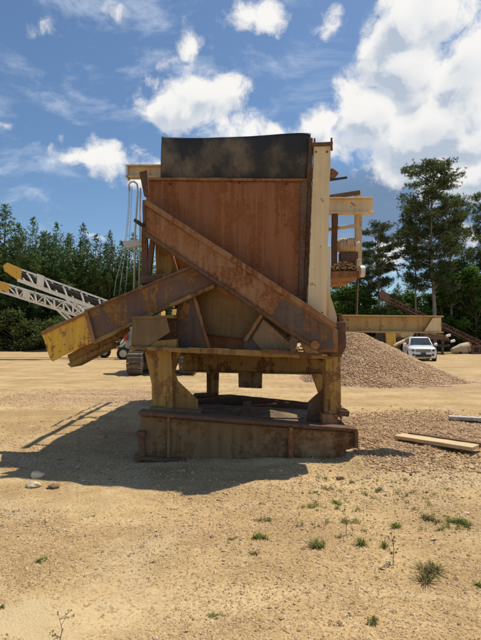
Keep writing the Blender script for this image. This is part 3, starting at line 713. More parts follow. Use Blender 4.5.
    pt('side_post', 'galvanised', [(327.5, 246), (331, 246), (330, 306), (326, 306)], 6.56, .05, .003)
    YAW[0] = False
    # ---- left side: cream outrigger, pipes, hoses, brackets
    a, b_ = P(126.5, 172, 7.35), P(170, 172, 7.35)
    ou = part('outrigger_beam', MB().ibeam(a, b_, .195, .13, .012, .022), 'cream_worn', root, .002)
    pt('end_plate', 'cream_worn', [(126.2, 166), (127.8, 166), (127.8, 178.2), (126.2, 178.2)], 7.285, .13, .001, ou)
    hoop = [P(134, 290, 7.3), P(135.2, 230, 7.3), P(137.8, 190, 7.3), P(137.0, 184.0, 7.3), P(134, 181.6, 7.3), P(130.4, 182.2, 7.3), P(128.6, 185.5, 7.3), P(129.2, 191, 7.3)]
    part('pipe_hoop', MB().tube(hoop, .015, 10), 'galvanised', root, 0, True)
    part('stand_pipe', MB().tube([P(140.5, 188, 7.32), P(139.2, 292, 7.32)], .013, 10), 'galvanised', root, 0, True)
    for x0, x1, mid in ((129.0, 114, 124), (130.2, 119, 125.5), (132.0, 124.5, 128.5)):
        part('hanging_cable', MB().tube([P(x0, 186, 7.28), P(x0 - 1.2, 215, 7.28), P(mid, 250, 7.26), P(x1 + 2, 280, 7.2), P(x1, 296, 7.1)], .0055, 6), 'galvanised', root, 0, True)
    part('cable_clamp', MB().px([(123.5, 240.5), (142, 240), (142, 245.5), (126, 248), (123.5, 245)], 7.24, .1), 'galvanised', root)
    part('strut', MB().px([(141.5, 226), (147.5, 226), (147, 280), (141, 280)], 6.9, .08), 'rust_dark', root)
    part('strut', MB().bar(P(153, 238, 6.95), P(148, 279, 6.95), .07, .09, (0, 1, 0)), 'rust_dark', root)
    part('grab_handle', MB().tube([P(135, 220, 6.5), P(141, 224.5, 6.6), P(146, 226, 6.75)], .028, 8), 'black_steel', root, 0, True)
    part('shelf_bracket', MB().px([(139.5, 276), (163, 274), (164, 279), (140, 284)], 6.80, .25), 'rust_dark', root)
    part('knob_bracket', MB().px([(139, 172), (147, 170), (148.5, 196), (144, 196)], 6.62, .05), 'rust_dark', root)
    pt('guard_panel', 'leg_yellow', [(155, 234), (200, 240), (200, 290), (156, 278)], 7.15, .02)
    # ---- right side rear: rail frame, motor platform, I-beams
    Y = 8.6
    ib = part('rail_beam', MB().ibeam(P(297, 206.5, Y), P(373, 206, Y), .285, .16, .014, .02), 'cream_paint', root, .002)
    ib['label'] = 'short cream I-beam stub sticking out right'
    part('rail_post', MB().px([(356, 193), (362, 193.5), (362, 277), (355.5, 277)], Y + .12, .1), 'cream_worn', root)
    part('rail_post', MB().px([(332.5, 212), (338, 212), (337, 272), (332, 272)], Y - .02, .1), 'rust_dark', root)
    part('top_rail', MB().bar(P(318, 199, Y + .1), P(360, 192.5, Y + .1), .06, .075), 'rust_dark', root)
    part('mid_rail', MB().bar(P(318, 230.9, Y + .1), P(357, 225.5, Y + .1), .05, .06), 'cream_worn', root)
    part('tip_bracket', MB().px([(326, 170), (333, 168), (339, 173), (333, 179), (326, 179)], Y, .12), 'rust_beam', root)
    part('frame_post', MB().px([(317, 172), (322, 172), (321, 279), (316, 279)], Y + .02, .1), 'cream_worn', root)
    part('tip_arm', MB().px([(318, 171), (330, 170), (330, 176), (318, 177)], Y + .03, .06), 'rust_beam', root)
    part('tip_rod', MB().bar(P(319, 181.6, Y), P(347, 177.5, Y), .04, .04), 'black_steel', root)
    pf = part('motor_platform', MB().px([(298, 271.8), (361, 271), (361, 277.5), (298, 278.8)], Y - .1, 1.6), 'rust_beam', root)  # front edge is real; extra depth behind is added to shade the skid
    part('platform_lip', MB().px([(357, 259), (361, 259), (361, 271), (357, 271)], Y - .12, .7), 'cream_worn', pf)
    c = P(340, 246, Y + .15)
    mo = part('motor', MB().lathe(c, (1, 0, 0), [(-.06, .04), (-.05, .10), (0, .135), (.02, .14), (.27, .14), (.29, .125), (.34, .11), (.35, .03)], 24), 'cream_worn', root, .004)
    for i in range(6): part('cooling_rib', MB().lathe(c + Vector((.04 + i * .04, 0, 0)), (1, 0, 0), [(0, .15), (.01, .15)], 24), 'cream_worn', mo, 0)
    part('terminal_box', MB().box(c + Vector((.15, -.13, .04)), (.1, .06, .09)), 'cream_worn', mo)
    part('motor_foot', MB().box(c + Vector((.15, 0, -.24)), (.32, .2, .22)), 'rust_dark', mo)
    part('roller_end', MB().lathe(P(359.5, 271.5, Y - .16), (1, 0, 0), [(0, .05), (.005, .10), (.08, .105), (.09, .06)], 16), 'white_paint', root, .003)
    part('platform_hanger', MB().tube([P(358, 278, Y), P(356.5, 316, Y - .3)], .018, 8), 'rust_dark', root, 0)
    lb = part('lower_i_beam', MB().ibeam(P(338, 323.6, 7.0), P(441.5, 324.6, 7.0), .25, .17, .016, .020), 'beam_ochre', root, .002)
    lb['label'] = 'long ochre and cream I-beam projecting to the right'
    part('web_stiffener', MB().px([(433, 318), (441, 317.5), (441, 331.5), (424, 331.8)], 6.94, .012), 'cream_paint', lb, .001)
    part('end_lug', MB().box(P(339, 324, 7.0), (.05, .2, .30)), 'rust_dark', lb)
    part('beam_arm', MB().ibeam((1.15, 6.75, 1.77), (1.42, 7.05, 1.80), .2, .1), 'rust_dark', root)
    part('beam_arm', MB().ibeam((1.05, 8.7, 2.62), (1.65, 8.75, 2.62), .16, .1), 'rust_dark', root)
    # bolt heads and weld beads
    bolt = MB().lathe((0, 0, 0), (0, -1, 0), [(-.01, .016), (.010, .016), (.013, .011)], 6).mesh('bolt'); bolt.materials.append(MATS['rust_dark'])
    def bolts(par, pts, Y, yaw=False, s_=1.0):
        for px, py in pts:
            YAW[0] = yaw; c = P(px, py, Y); YAW[0] = False
            o = bpy.data.objects.new('bolt', bolt); COL.objects.link(o); o.parent = par; o.location = c - root.location; o.scale = (s_, s_, s_)
    def line(a, b, n): return [(a[0] + (b[0] - a[0]) * i / (n - 1), a[1] + (b[1] - a[1]) * i / (n - 1)) for i in range(n)]
    bolts(dg, line((278, 303), (328, 335), 6) + line((276, 312), (318, 341), 5), D - .012, True, .8)
    bolts(dg, line((149, 210), (149, 229), 3) + line((156, 214), (156, 234), 3), D, True, .8)
    bolts(pl, line((299, 190), (296, 290), 9), 6.52, True, .7)
    bolts(web, line((160, 421), (160, 452), 3) + line((180, 423), (180, 452), 3) + line((332, 434), (350, 436), 3), 6.35, False, .9)
    bolts(chute, line((88, 317), (96, 338), 4), 6.0, True, .8)
    bolts(co, line((316, 152), (327, 152), 2) + line((309, 312), (322, 313), 2), 6.42, True, .9)
    bolts(lb, line((343, 320), (343, 328), 2) + line((348, 320), (348, 328), 2) + line((436, 327), (436, 329), 2), 6.985, False, .7)
    def weld(par, a, b, Y, r, yaw=False):
        YAW[0] = yaw; p, q = P(a[0], a[1], Y), P(b[0], b[1], Y); YAW[0] = False
        n = max(6, int((q - p).length / .03)); rw = random.Random(int(a[0] * 7 + a[1]))
        part('weld_bead', MB().tube([p.lerp(q, i / n) + Vector((rw.gauss(0, .002), 0, rw.gauss(0, .002))) for i in range(n + 1)], [r * rw.uniform(.7, 1.3) for _ in range(n + 1)], 6), 'rust_dark', par, 0, True)
    weld(dg, (146, 206), (332, 326), D, .010, True); weld(pl, (147, 181), (306, 182), 6.517, .008, True)
    weld(web, (142, 416.5), (355, 433.2), 6.345, .010); weld(hp, (208, 334.5), (243, 338.5), 6.735, .008, True)
    weld(leg, (207, 355), (219, 355), 8.42, .01); weld(co, (313.6, 147), (306.6, 320), 6.42, .006, True)
    weld(chute, (86, 313.5), (94, 342), 6.015, .009, True); weld(bx, (133, 319), (166, 317.5), 6.395, .008)
    # small stones lying on the motor platform
    rng = np.random.default_rng(9); n = 420
    c = P(348, 268, Y - .05); x = rng.uniform(-.30, .17, n) + c.x; y = rng.uniform(-.05, .45, n) + c.y
    hh = .19 * np.clip(1 - ((x - c.x + .07) / .28) ** 2, 0, 1) * rng.random(n)
    z = P(348, 271.2, Y - .1).z + .01 + hh
    gs = link('gravel_heap', stones('gravel_heap', np.stack([x, y, z], -1), .016 + .016 * rng.random(n), rng), 'pebble_sand')
    gs['kind'] = 'stuff'; tag(gs, 'small heap of pale stones lying on the motor platform', 'gravel')
build_plant()

# ------------------------------------------------------------------ trees
def tufts(pos, dirs, size, rng, k=8, width=.13, spread=.9):
    """k narrow triangles fanning out of every point"""
    n = len(pos); p = np.repeat(pos, k, 0); s_ = np.repeat(size, k) * rng.uniform(.6, 1.2, n * k)
    d = np.repeat(dirs, k, 0) + rng.normal(0, spread, (n * k, 3)); d /= np.linalg.norm(d, axis=1, keepdims=True) + 1e-9
    q = rng.normal(0, 1, (n * k, 3)); q -= (q * d).sum(1, keepdims=True) * d; q /= np.linalg.norm(q, axis=1, keepdims=True) + 1e-9
    a = p + q * (s_ * width)[:, None]; b = p - q * (s_ * width)[:, None]; c = p + d * s_[:, None]
    e = p + d * (s_ * .55)[:, None] + q * (s_ * width * 1.3)[:, None]
    v = np.stack([b, a, e, c], 1).reshape(-1, 3); f = np.arange(len(v)).reshape(-1, 4)
    r = np.clip(np.repeat(rng.random(n), k * 4) * .8 + np.repeat(rng.random(n * k), 4) * .3, 0, 1)
    return v, f, r
def leaves(pos, size, rng):
    n = len(pos); d = rng.normal(0, 1, (n, 3)); d[:, 2] *= .6; d /= np.linalg.norm(d, axis=1, keepdims=True)
    q = rng.normal(0, 1, (n, 3)); q -= (q * d).sum(1, keepdims=True) * d; q /= np.linalg.norm(q, axis=1, keepdims=True)
    s_ = (size * rng.uniform(.6, 1.3, n))[:, None]
    v = np.stack([pos - d * s_, pos + q * s_ * .5, pos + d * s_, pos - q * s_ * .5], 1).reshape(-1, 3)
    return v, np.arange(n * 4).reshape(-1, 4), np.repeat(rng.random(n), 4)
def young_pine(seed, H):
    rng = np.random.default_rng(seed); rd = random.Random(seed); pos = []; dr = []; sz = []
    tr = MB().tube([(0, 0, -.3), (.05, 0, H * .5), (0, .04, H * .97)], [H * .011, H * .007, .02], 7)
    z = H * rng.uniform(.04, .10); rot = 0; ph = rd.uniform(0, 6)
    def lump(z): return 1 + .22 * math.sin(z * 1.3 + ph) + .12 * math.sin(z * 3.1 + ph * 2)
    while z < H:
        t = z / H; L = H * .185 * (1 - t) ** .82 * (.7 + .3 * min(1, t / .25)) * lump(z) + .10
        for b in range(rd.randint(4, 6)):
            a = rot + b * 1.256 + rd.uniform(-.3, .3); l = L * rd.uniform(.65, 1.2); up = .15 + .75 * t
            m = max(2, int(l / .34))
            for i in range(1, m + 1):
                u = i / m; r = l * u
                for j in range(2 if u > .35 else 1):
                    pos.append((math.cos(a) * r + rd.gauss(0, .05 + .12 * u), math.sin(a) * r + rd.gauss(0, .05 + .12 * u), z + r * up * (.4 + .6 * u) + rd.gauss(0, .10)))
                    dr.append((math.cos(a) * .8, math.sin(a) * .8, .6)); sz.append(rd.uniform(.28, .50) * (.45 + .55 * min(1, 2.2 * (1 - t))))
        z += H * rd.uniform(.020, .030); rot += 2.4
    pos.append((0, 0, H)); dr.append((0, 0, 3)); sz.append(.6)
    v, f, r = tufts(np.array(pos), np.array(dr), np.array(sz), rng, 9, .11)
    return tr.mesh('trunk'), np_mesh('crown', v, f, False, r)
def tall_pine(seed, H, base=.42, wide=.20):
    rng = np.random.default_rng(seed); rd = random.Random(seed); pos = []; dr = []; sz = []
    tr = MB(); lean = rd.uniform(-.3, .3)
    def ax(z): return Vector((lean * (z / H) ** 2 + .12 * math.sin(z * .35 + seed), .1 * math.sin(z * .3), z))
    tr.tube([ax(H * q / 9) - (Vector((0, 0, .3)) if q == 0 else Vector()) for q in range(10)], [max(.025, H * .0105 * (1 - .1 * q)) for q in range(10)], 8)
    n = int(H * 3.0)
    for i in range(n):
        t = base + (1 - base) * (i + rd.random()) / n; z = H * t; a = rd.uniform(0, 6.283)
        q = (t - base) / (1 - base); l = H * wide * (math.sin(math.pi * min(1, q * .80 + .16)) ** .8) * rd.uniform(.45, 1.15) + .3
        if q < .25 and rd.random() < .35: continue
        s0 = ax(z); rise = rd.uniform(-.05, .35) + .5 * q
        e = s0 + Vector((math.cos(a) * l, math.sin(a) * l, l * rise)); mid = (s0 + e) / 2 + Vector((0, 0, l * .10))
        tr.tube([s0, mid, e], [.05 + .012 * l, .04, .015], 5, False)
        for c in range(rd.randint(4, 6) + int(l * 1.6)):
            u = rd.uniform(.35, 1.08); ctr = s0.lerp(e, u) + Vector((rd.gauss(0, .32), rd.gauss(0, .32), rd.gauss(0, .16) + l * .12 * math.sin(u * 3)))
            for k in range(rd.randint(7, 12)):
                pos.append((ctr.x + rd.gauss(0, .30), ctr.y + rd.gauss(0, .30), ctr.z + rd.gauss(0, .16)))
                dr.append((math.cos(a) * .3, math.sin(a) * .3, .7)); sz.append(rd.uniform(.22, .40))
    v, f, r = tufts(np.array(pos), np.array(dr), np.array(sz), rng, 8, .085)
    return tr.mesh('trunk'), np_mesh('crown', v, f, False, r)
def broadleaf(seed, H, W_, n=5200, low=.12):
    rng = np.random.default_rng(seed); rd = random.Random(seed); tr = MB()
    tr.tube([(0, 0, -.3), (.1, .05, H * .35), (0, .1, H * .7)], [H * .022, H * .016, .03], 7); cl = []
    for i in range(26):
        z = H * rd.uniform(low, .97); q = z / H; rr = W_ * (math.sin(math.pi * min(1, q * .75 + .2))) * rd.uniform(.2, .95); a = rd.uniform(0, 6.283)
        c = Vector((math.cos(a) * rr, math.sin(a) * rr, z)); cl.append((c, rd.uniform(.16, .30) * W_ * 1.15))
        tr.tube([(0, 0, z * .55), c * .6 + Vector((0, 0, z * .3)), c], [.05, .035, .012], 5, False)
    pp = []
    for c, r_ in cl:
        k = n // len(cl); g = rng.normal(0, 1, (k, 3)); g /= np.linalg.norm(g, axis=1, keepdims=True); g *= (rng.random(k) ** .45)[:, None] * r_
        g[:, 2] *= .8; pp.append(g + np.array(c) + rng.normal(0, r_ * .12, (k, 3)))
    p = np.concatenate(pp); v, f, r = leaves(p, np.full(len(p), .15 + H * .006), rng)
    return tr.mesh('trunk'), np_mesh('crown', v, f, False, r)
def tree_proto(ms, bark, leaf):
    ms[0].materials.append(MATS[bark]); ms[1].materials.append(MATS[leaf]); return ms
YP = [tree_proto(young_pine(40 + i, 16), 'bark', 'needles') for i in range(5)]
TP = [tree_proto(tall_pine(60 + i, 22, b, w), 'bark_pale', 'needles_far') for i, (b, w) in enumerate([(.30, .19), (.40, .16), (.28, .175)])]
BS = [tree_proto(broadleaf(90 + i, 4.5, 3.4, 4200, .02), 'bark', 'scrub_green') for i in range(2)]
BL = [tree_proto(broadleaf(80 + i, 9, 3.2), 'bark', 'leaves') for i in range(3)]
def tree(kind, name, px, top, Y, protoH, label, group, rng, sx=1.0, cat='tree'):
    c = P(px, top, Y); z0 = g1(c.x, Y) - .05; sc = (c.z - z0) / protoH
    o = empty(name, (c.x, Y, z0), label, cat, group); o.rotation_euler.z = rng.uniform(0, 6.28)
    o.scale = (sc * sx, sc * sx, sc)
    for nm, me in zip(('trunk', 'crown'), kind):
        p = bpy.data.objects.new(nm, me); COL.objects.link(p); p.parent = o
    return o
def build_trees():
    rng = random.Random(4)
    gl = 'young pines along the left edge of the yard'
    front = [(-26, 216), (-12, 222), (5, 207), (19, 227), (33, 220), (45, 234), (57, 225), (70, 236), (83, 226), (96, 237), (110, 233), (122, 243), (134, 236), (147, 246)]
    lab = ['pine past the left edge, farthest left', 'pine just past the left edge', 'tallest pointed pine at the left edge above the orange conveyor head', 'shorter pine right of the tallest left-edge pine', 'second tall pointed pine from the left edge', 'short pine between the second and third tall peaks', 'third tall pine peak from the left, above the conveyors', 'short pine between the third and fourth tall peaks', 'fourth tall pine peak from the left', 'short pine between the fourth peak and the cables', 'pine peak just left of the hanging cables', 'pine seen through the hanging cables', 'pine right behind the stand pipes', 'pine mostly hidden by the left edge of the hopper']
    for i, (px, top) in enumerate(front):
        tree(YP[i % 5], 'pine_tree', px, top, 61 + rng.uniform(-1, 3), 16, lab[i], gl, rng, rng.uniform(.8, 1.6))
    for i in range(36):
        px = -60 + i * 6.4
        tree(YP[(i * 2) % 5], 'pine_tree', px, 236 + .12 * px + rng.uniform(-7, 12), 66 + rng.uniform(-2, 9), 16, 'dark pine standing deeper in the forest behind the white conveyors', 'pines deeper in the left forest', rng, rng.uniform(1.0, 1.3))
    for i in range(16):
        tree(YP[i % 5], 'pine_tree', 168 + i * 10.5, 262 + rng.uniform(-6, 8), 66 + rng.uniform(-2, 5), 16, 'pine mostly hidden behind the rusty hopper', 'pines behind the hopper', rng, 1.2)
    # right side
    tree(TP[0], 'tall_pine', 431, 166, 57, 22, 'tallest pine with open crown above the right-hand I-beam', None, rng, 1.15)
    tree(TP[1], 'tall_pine', 415, 206, 58.5, 22, 'slim tall pine just left of the tallest one', None, rng, .8)
    tree(TP[2], 'tall_pine', 450, 200, 60, 22, 'tall pine just right of the tallest one, thinner crown', None, rng, .85)
    tree(TP[1], 'tall_pine', 486, 206, 62, 22, 'tall pine cut by the right edge of the picture', None, rng, .75)
    tree(TP[2], 'tall_pine', 378, 227, 60, 22, 'mid-height pine right of the motor platform', None, rng, 1.1)
    tree(TP[0], 'tall_pine', 520, 200, 62, 22, 'tall pine outside the right edge', None, rng, 1.1)
    tree(TP[0], 'tall_pine', 368, 252, 64, 22, 'shorter pine behind the motor platform', None, rng, 1.1)
    for i, (px, top) in enumerate([(398, 285), (410, 278), (424, 290), (440, 276), (456, 262), (470, 252), (488, 246), (506, 250), (390, 296), (352, 290), (338, 284), (326, 282)]):
        tree(YP[i % 5], 'pine_tree', px, top, 66 + rng.uniform(-2, 4), 16, 'dark pine in the shaded wood under the tall pines at right', 'pines in the right-hand wood', rng, 1.35)
    for i in range(16):
        tree(YP[(i * 3) % 5], 'pine_tree', 330 + i * 13, 300 + rng.uniform(-14, 6), 72 + rng.uniform(-2, 6), 16, 'pine at the back of the wood seen between the tall trunks at right', 'pines at the back of the right-hand wood', rng, 1.9)
    for i, (px, top, lab) in enumerate([(337, 279, 'bright green leafy tree just right of the cream column'), (352, 283, 'bright green leafy tree under the motor platform'), (366, 292, 'leafy tree right of the motor platform hanger'),
            (460, 258, 'broad leafy tree above the inclined rusty conveyor'), (476, 264, 'light green leafy tree at the right edge above the tank'), (466, 304, 'low leafy tree above the tan tank'),
            (442, 286, 'leafy tree behind the I-beam end'), (402, 290, 'leafy tree behind the upper end of the rusty conveyor'), (496, 270, 'leafy tree past the right edge'), (384, 308, 'small leafy tree behind the middle of the I-beam')]):
        tree(BL[i % 3], 'leafy_tree', px, top, 58.5 + (i % 4), 9, lab, None, rng, rng.uniform(1.0, 1.35))
    for i, (px, top, lab) in enumerate([(14, 312, 'olive leafy shrub tree below the conveyor heads at left'), (38, 322, 'low leafy shrub under the lower conveyor'), (-14, 308, 'leafy shrub tree past the left edge'), (60, 318, 'leafy shrub behind the yellow chute nose')]):
        tree(BS[i % 2], 'leafy_shrub', px, top, 58, 4.5, lab, None, rng, 1.1, 'shrub')
    for i in range(18):
        tree(YP[(i * 3) % 5], 'pine_tree', 512 + i * 15, 262 + rng.uniform(-16, 12), 62 + rng.uniform(-2, 9), 16, 'pine standing beyond the right edge of the picture', 'pines beyond the right edge', rng, 1.4)
    # undergrowth along the edge of the wood
    r2 = np.random.default_rng(8); pp = []
    for px0, px1, n, hmax in ((-70, 160, 300, 1.9), (325, 560, 220, 1.8)):
        for _ in range(n):
            px = r2.uniform(px0, px1); Y = r2.uniform(58.5, 63); c = P(px, 345, Y); h = r2.uniform(.5, hmax)
            k = int(70 * h); g = r2.normal(0, 1, (k, 3)) * np.array([.42, .42, .36]) * h
            g[:, 2] = np.abs(g[:, 2]) + .05; pp.append(g + np.array([c.x, Y, g1(c.x, Y)]))
    p = np.concatenate(pp); v, f, r = leaves(p, np.full(len(p), .16), r2)
    o = link('undergrowth', np_mesh('undergrowth', v, f, False, r), 'scrub'); o['kind'] = 'stuff'
    tag(o, 'olive brown scrub along the foot of the trees', 'undergrowth')
build_trees()

# ------------------------------------------------------------------ white stacker conveyors on the left
def truss_conveyor(name, label, Y, top, bot, w, n, mats, head, zig=False, wheel=None, strut=None, tail=None, group=None, thick=1.0):
    """top/bot: photo pixels of the chord ends (upper end first)"""
    frame, hd, belt = mats
    a, b = P(*top[0], Y), P(*top[1], Y); c, d = P(*bot[0], Y), P(*bot[1], Y)
    root = empty(name, (b.x, Y, 0), label, 'conveyor', group); t = .13 * Y / 36 * thick
    for k, yo in enumerate((0, w)):
        o_ = Vector((0, yo, 0))
        part('top_chord', MB().bar(a + o_, b + o_, t * .8, t * .8), frame, root, 0)
        part('bottom_chord', MB().bar(c + o_, d + o_, t, t * (1.0 if zig else 1.9)), frame, root, 0)
        for i in range(n + 1):
            u = i / n; q, r = a.lerp(b, u) + o_, c.lerp(d, u) + o_
            part('post', MB().bar(q, r, t * .7, t * .8, (0, 1, 0)), frame, root, 0)
            if zig and i < n:
                part('lattice_bar', MB().bar(q if i % 2 else r, (c.lerp(d, (i + 1) / n) if i % 2 else a.lerp(b, (i + 1) / n)) + o_, t * .55, t * .6, (0, 1, 0)), frame, root, 0)
    m1, m2 = a.lerp(c, .45), b.lerp(d, .45)
    part('belt', MB().bar(m1 + Vector((0, w / 2, 0)), m2 + Vector((0, w / 2, 0)), w * .8, .34 * thick), belt, root, 0)
    for i in range(1, n): 
        p = m1.lerp(m2, i / n); part('idler_roller', MB().tube([p + Vector((0, .08, -.12)), p + Vector((0, w - .08, -.12))], .07, 8), 'black_steel', root, 0)
    for yo in (-.06, w + .02):
        part('head_plate', MB().px(head, Y + yo, .05), hd, root, 0)
    hc = P(sum(h[0] for h in head) / len(head), sum(h[1] for h in head) / len(head), Y)
    part('head_drum', MB().tube([hc + Vector((-.1, .1, 0)), hc + Vector((-.1, w - .1, 0))], .26, 14), 'belt_rubber', root, 0)
    if strut:
        for yo in (0, w):
            for s0, s1 in strut: part('strut', MB().bar(P(*s0, Y) + Vector((0, yo, 0)), P(*s1, Y) + Vector((0, yo, 0)), t, t * 1.1, (0, 1, 0)), frame, root, 0)
    if wheel:
        r = .5
        for yo in (-.42, w + .12):
            cc = P(wheel, 354, Y + yo); cc.z = r + g1(cc.x, Y) - .02
            wl = part('wheel', MB().lathe(cc, (0, 1, 0), [(0, r * .55), (.02, r * .92), (.07, r), (.23, r), (.28, r * .92), (.30, r * .55)], 22), 'tyre', root, 0, True)
            part('hub', MB().lathe(cc + Vector((0, -.03, 0)), (0, 1, 0), [(0, r * .22), (.01, r * .5), (.04, r * .58), (.3, r * .58), (.34, r * .2)], 18), 'hub_cream', wl, 0)
        cc = P(wheel, 354, Y); part('axle', MB().bar((cc.x, Y - .2, r), (cc.x, Y + w + .2, r), .14, .14), frame, root, 0)
    if tail:
        tl = d.lerp(b, .5); part('tail_hopper', MB().prism([Vector((tl.x - .7, Y - .2, tl.z + .1)), Vector((tl.x + .9, Y - .2, tl.z + .1)), Vector((tl.x + .5, Y - .2, tl.z - .7)), Vector((tl.x - .5, Y - .2, tl.z - .7))], (0, w + .4, 0)), frame, root, 0)
        for yo in (0, w): part('tail_leg', MB().bar((tl.x, Y + yo, tl.z - .6), (tl.x, Y + yo, 0), .12, .12, (0, 1, 0)), frame, root, 0)
    return root
CV = truss_conveyor('stacker_conveyor', 'upper white stacking conveyor with orange-yellow head, against the left pines', 36, [(8, 265), (190, 331)], [(18, 280), (185, 341.5)], 1.2, 10,
    ('white_paint', 'conveyor_yellow', 'belt_rubber'), [(3, 265.5), (7, 262.5), (22, 269), (20, 280.5), (16, 279), (4, 271)], False, 123, [((66, 299), (117, 347)), ((117, 347), (140, 322))], True)
part('side_panel', MB().px([(37, 273.5), (44, 276), (43.5, 287), (36.5, 284.5)], 35.92, .04), 'white_paint', CV, 0)
LV = truss_conveyor('stacker_conveyor', 'lower white lattice conveyor with pale yellow head at the left edge', 39.5, [(-4, 281), (150, 328)], [(0, 291.5), (146, 338)], 1.1, 16,
    ('white_paint', 'conveyor_yellow', 'belt_rubber'), [(-6, 279), (9.5, 284.5), (8, 292), (-8, 288)], True, 104, [((50, 303), (100, 350)), ((100, 350), (118, 324))], True)
part('side_panel', MB().px([(23, 289), (30, 291.2), (29.5, 299), (22.5, 297)], 39.42, .04), 'white_paint', LV, 0)
truss_conveyor('stacker_conveyor', 'rust-brown inclined conveyor behind the white car at right', 50, [(381, 293.5), (530, 364.5)], [(384, 298.5), (528, 368.5)], 1.1, 22,
    ('red_rust', 'red_rust', 'belt_rubber'), [(379, 292), (384, 290.5), (390, 296), (388, 302), (380, 297)], True, None, [((420, 314), (410, 352)), ((420, 314), (432, 352))], False, None, .6)

# ------------------------------------------------------------------ excavator seen from behind, under the deck
def build_excavator():
    root = empty('excavator', (-3.45, 22.4, 0), 'dusty tracked excavator parked behind the left leg of the hopper', 'excavator')
    shoe = None
    for X in (-4.55, -2.30):
        L, r = 2.7, .46; y0 = 21.0; z0 = .52
        trk = part('track', MB().prism([Vector((X - .24, y0 + L / 2 + (L / 2) * q + .40 * r * 2 * math.cos(t), z0 + .40 * r * 2 * math.sin(t))) for q, ts in ((1, range(-90, 91, 30)), (-1, range(90, 271, 30))) for t in [R(v) for v in ts]], (.48, 0, 0)), 'black_steel', root, 0)
        n = 40; per = 2 * L + 2 * math.pi * r
        for i in range(n):
            s_ = i / n * per
            if s_ < L: y, z, a = y0 + s_, z0 + r, 0
            elif s_ < L + math.pi * r: t = (s_ - L) / r; y, z, a = y0 + L + r * math.sin(t), z0 + r * math.cos(t), -t
            elif s_ < 2 * L + math.pi * r: y, z, a = y0 + L - (s_ - L - math.pi * r), z0 - r, math.pi
            else: t = (s_ - 2 * L - math.pi * r) / r; y, z, a = y0 - r * math.sin(t), z0 - r * math.cos(t), math.pi - t
            if shoe is None:
                mb = MB().box((0, 0, 0), (.66, .185, .035)).box((0, .05, .035), (.66, .02, .04)); shoe = mb.mesh('track_shoe'); shoe.materials.append(MATS['track_steel'])
            o = bpy.data.objects.new('track_shoe', shoe); COL.objects.link(o); o.parent = trk
            o.location = Vector((X, y, z)) - root.location; o.rotation_euler.x = a
        for q in (0, L): part('sprocket', MB().lathe((X - .27, y0 + q, z0), (1, 0, 0), [(0, .2), (.02, .36), (.52, .36), (.54, .2)], 16), 'grey_paint', trk, 0)
    part('undercarriage', MB().box((-3.43, 22.35, .68), (1.9, 1.7, .34)).lathe((-3.43, 22.35, .8), (0, 0, 1), [(0, .62), (.3, .62)], 24), 'black_steel', root)
    hs = part('house', MB().box((-3.5, 23.2, 1.62), (2.9, 2.6, .95)), 'machine_yellow', root, .06)
    cw = [Vector((-5.35, 22.3, 1.12)), Vector((-5.2, 21.75, 1.12)), Vector((-4.4, 21.35, 1.12)), Vector((-2.6, 21.35, 1.12)), Vector((-1.95, 21.75, 1.12)), Vector((-1.9, 22.3, 1.12))]
    k = part('counterweight', MB().prism(cw, (0, 0, 1.18)), 'grey_paint', root, .08)
    c = P(125.8, 337, 21.62); part('tail_lamp', MB().box(c, (.16, .1, .34)), 'red_lens', k, .01)
    part('engine_hood', MB().box((-3.5, 22.6, 2.26), (2.5, 1.2, .3)), 'grey_paint', root, .05)
    cb = part('cab', MB().box((-4.35, 23.9, 2.35), (1.0, 1.4, 1.3)), 'machine_yellow', root, .05)
    part('cab_window', MB().box((-4.35, 23.19, 2.55), (.8, .02, .7)), 'car_glass', cb, 0)
    part('cab_window', MB().box((-4.855, 23.9, 2.55), (.02, 1.1, .7)), 'car_glass', cb, 0)
    part('boom', MB().tube([(-3.3, 24.0, 1.9), (-3.3, 25.6, 3.5), (-3.3, 27.2, 3.7), (-3.3, 28.6, 3.1)], [.26, .30, .26, .2], 4), 'machine_yellow', root, .02)
    part('stick', MB().tube([(-3.3, 28.4, 3.3), (-3.3, 28.9, .9)], [.22, .15], 4), 'machine_yellow', root, .02)
    part('bucket', MB().prism([Vector((-3.8, 28.4, .9)), Vector((-3.8, 29.2, 1.0)), Vector((-3.8, 29.3, .4)), Vector((-3.8, 28.9, .06)), Vector((-3.8, 28.3, .2))], (1.0, 0, 0)), 'track_steel', root, .02)
build_excavator()

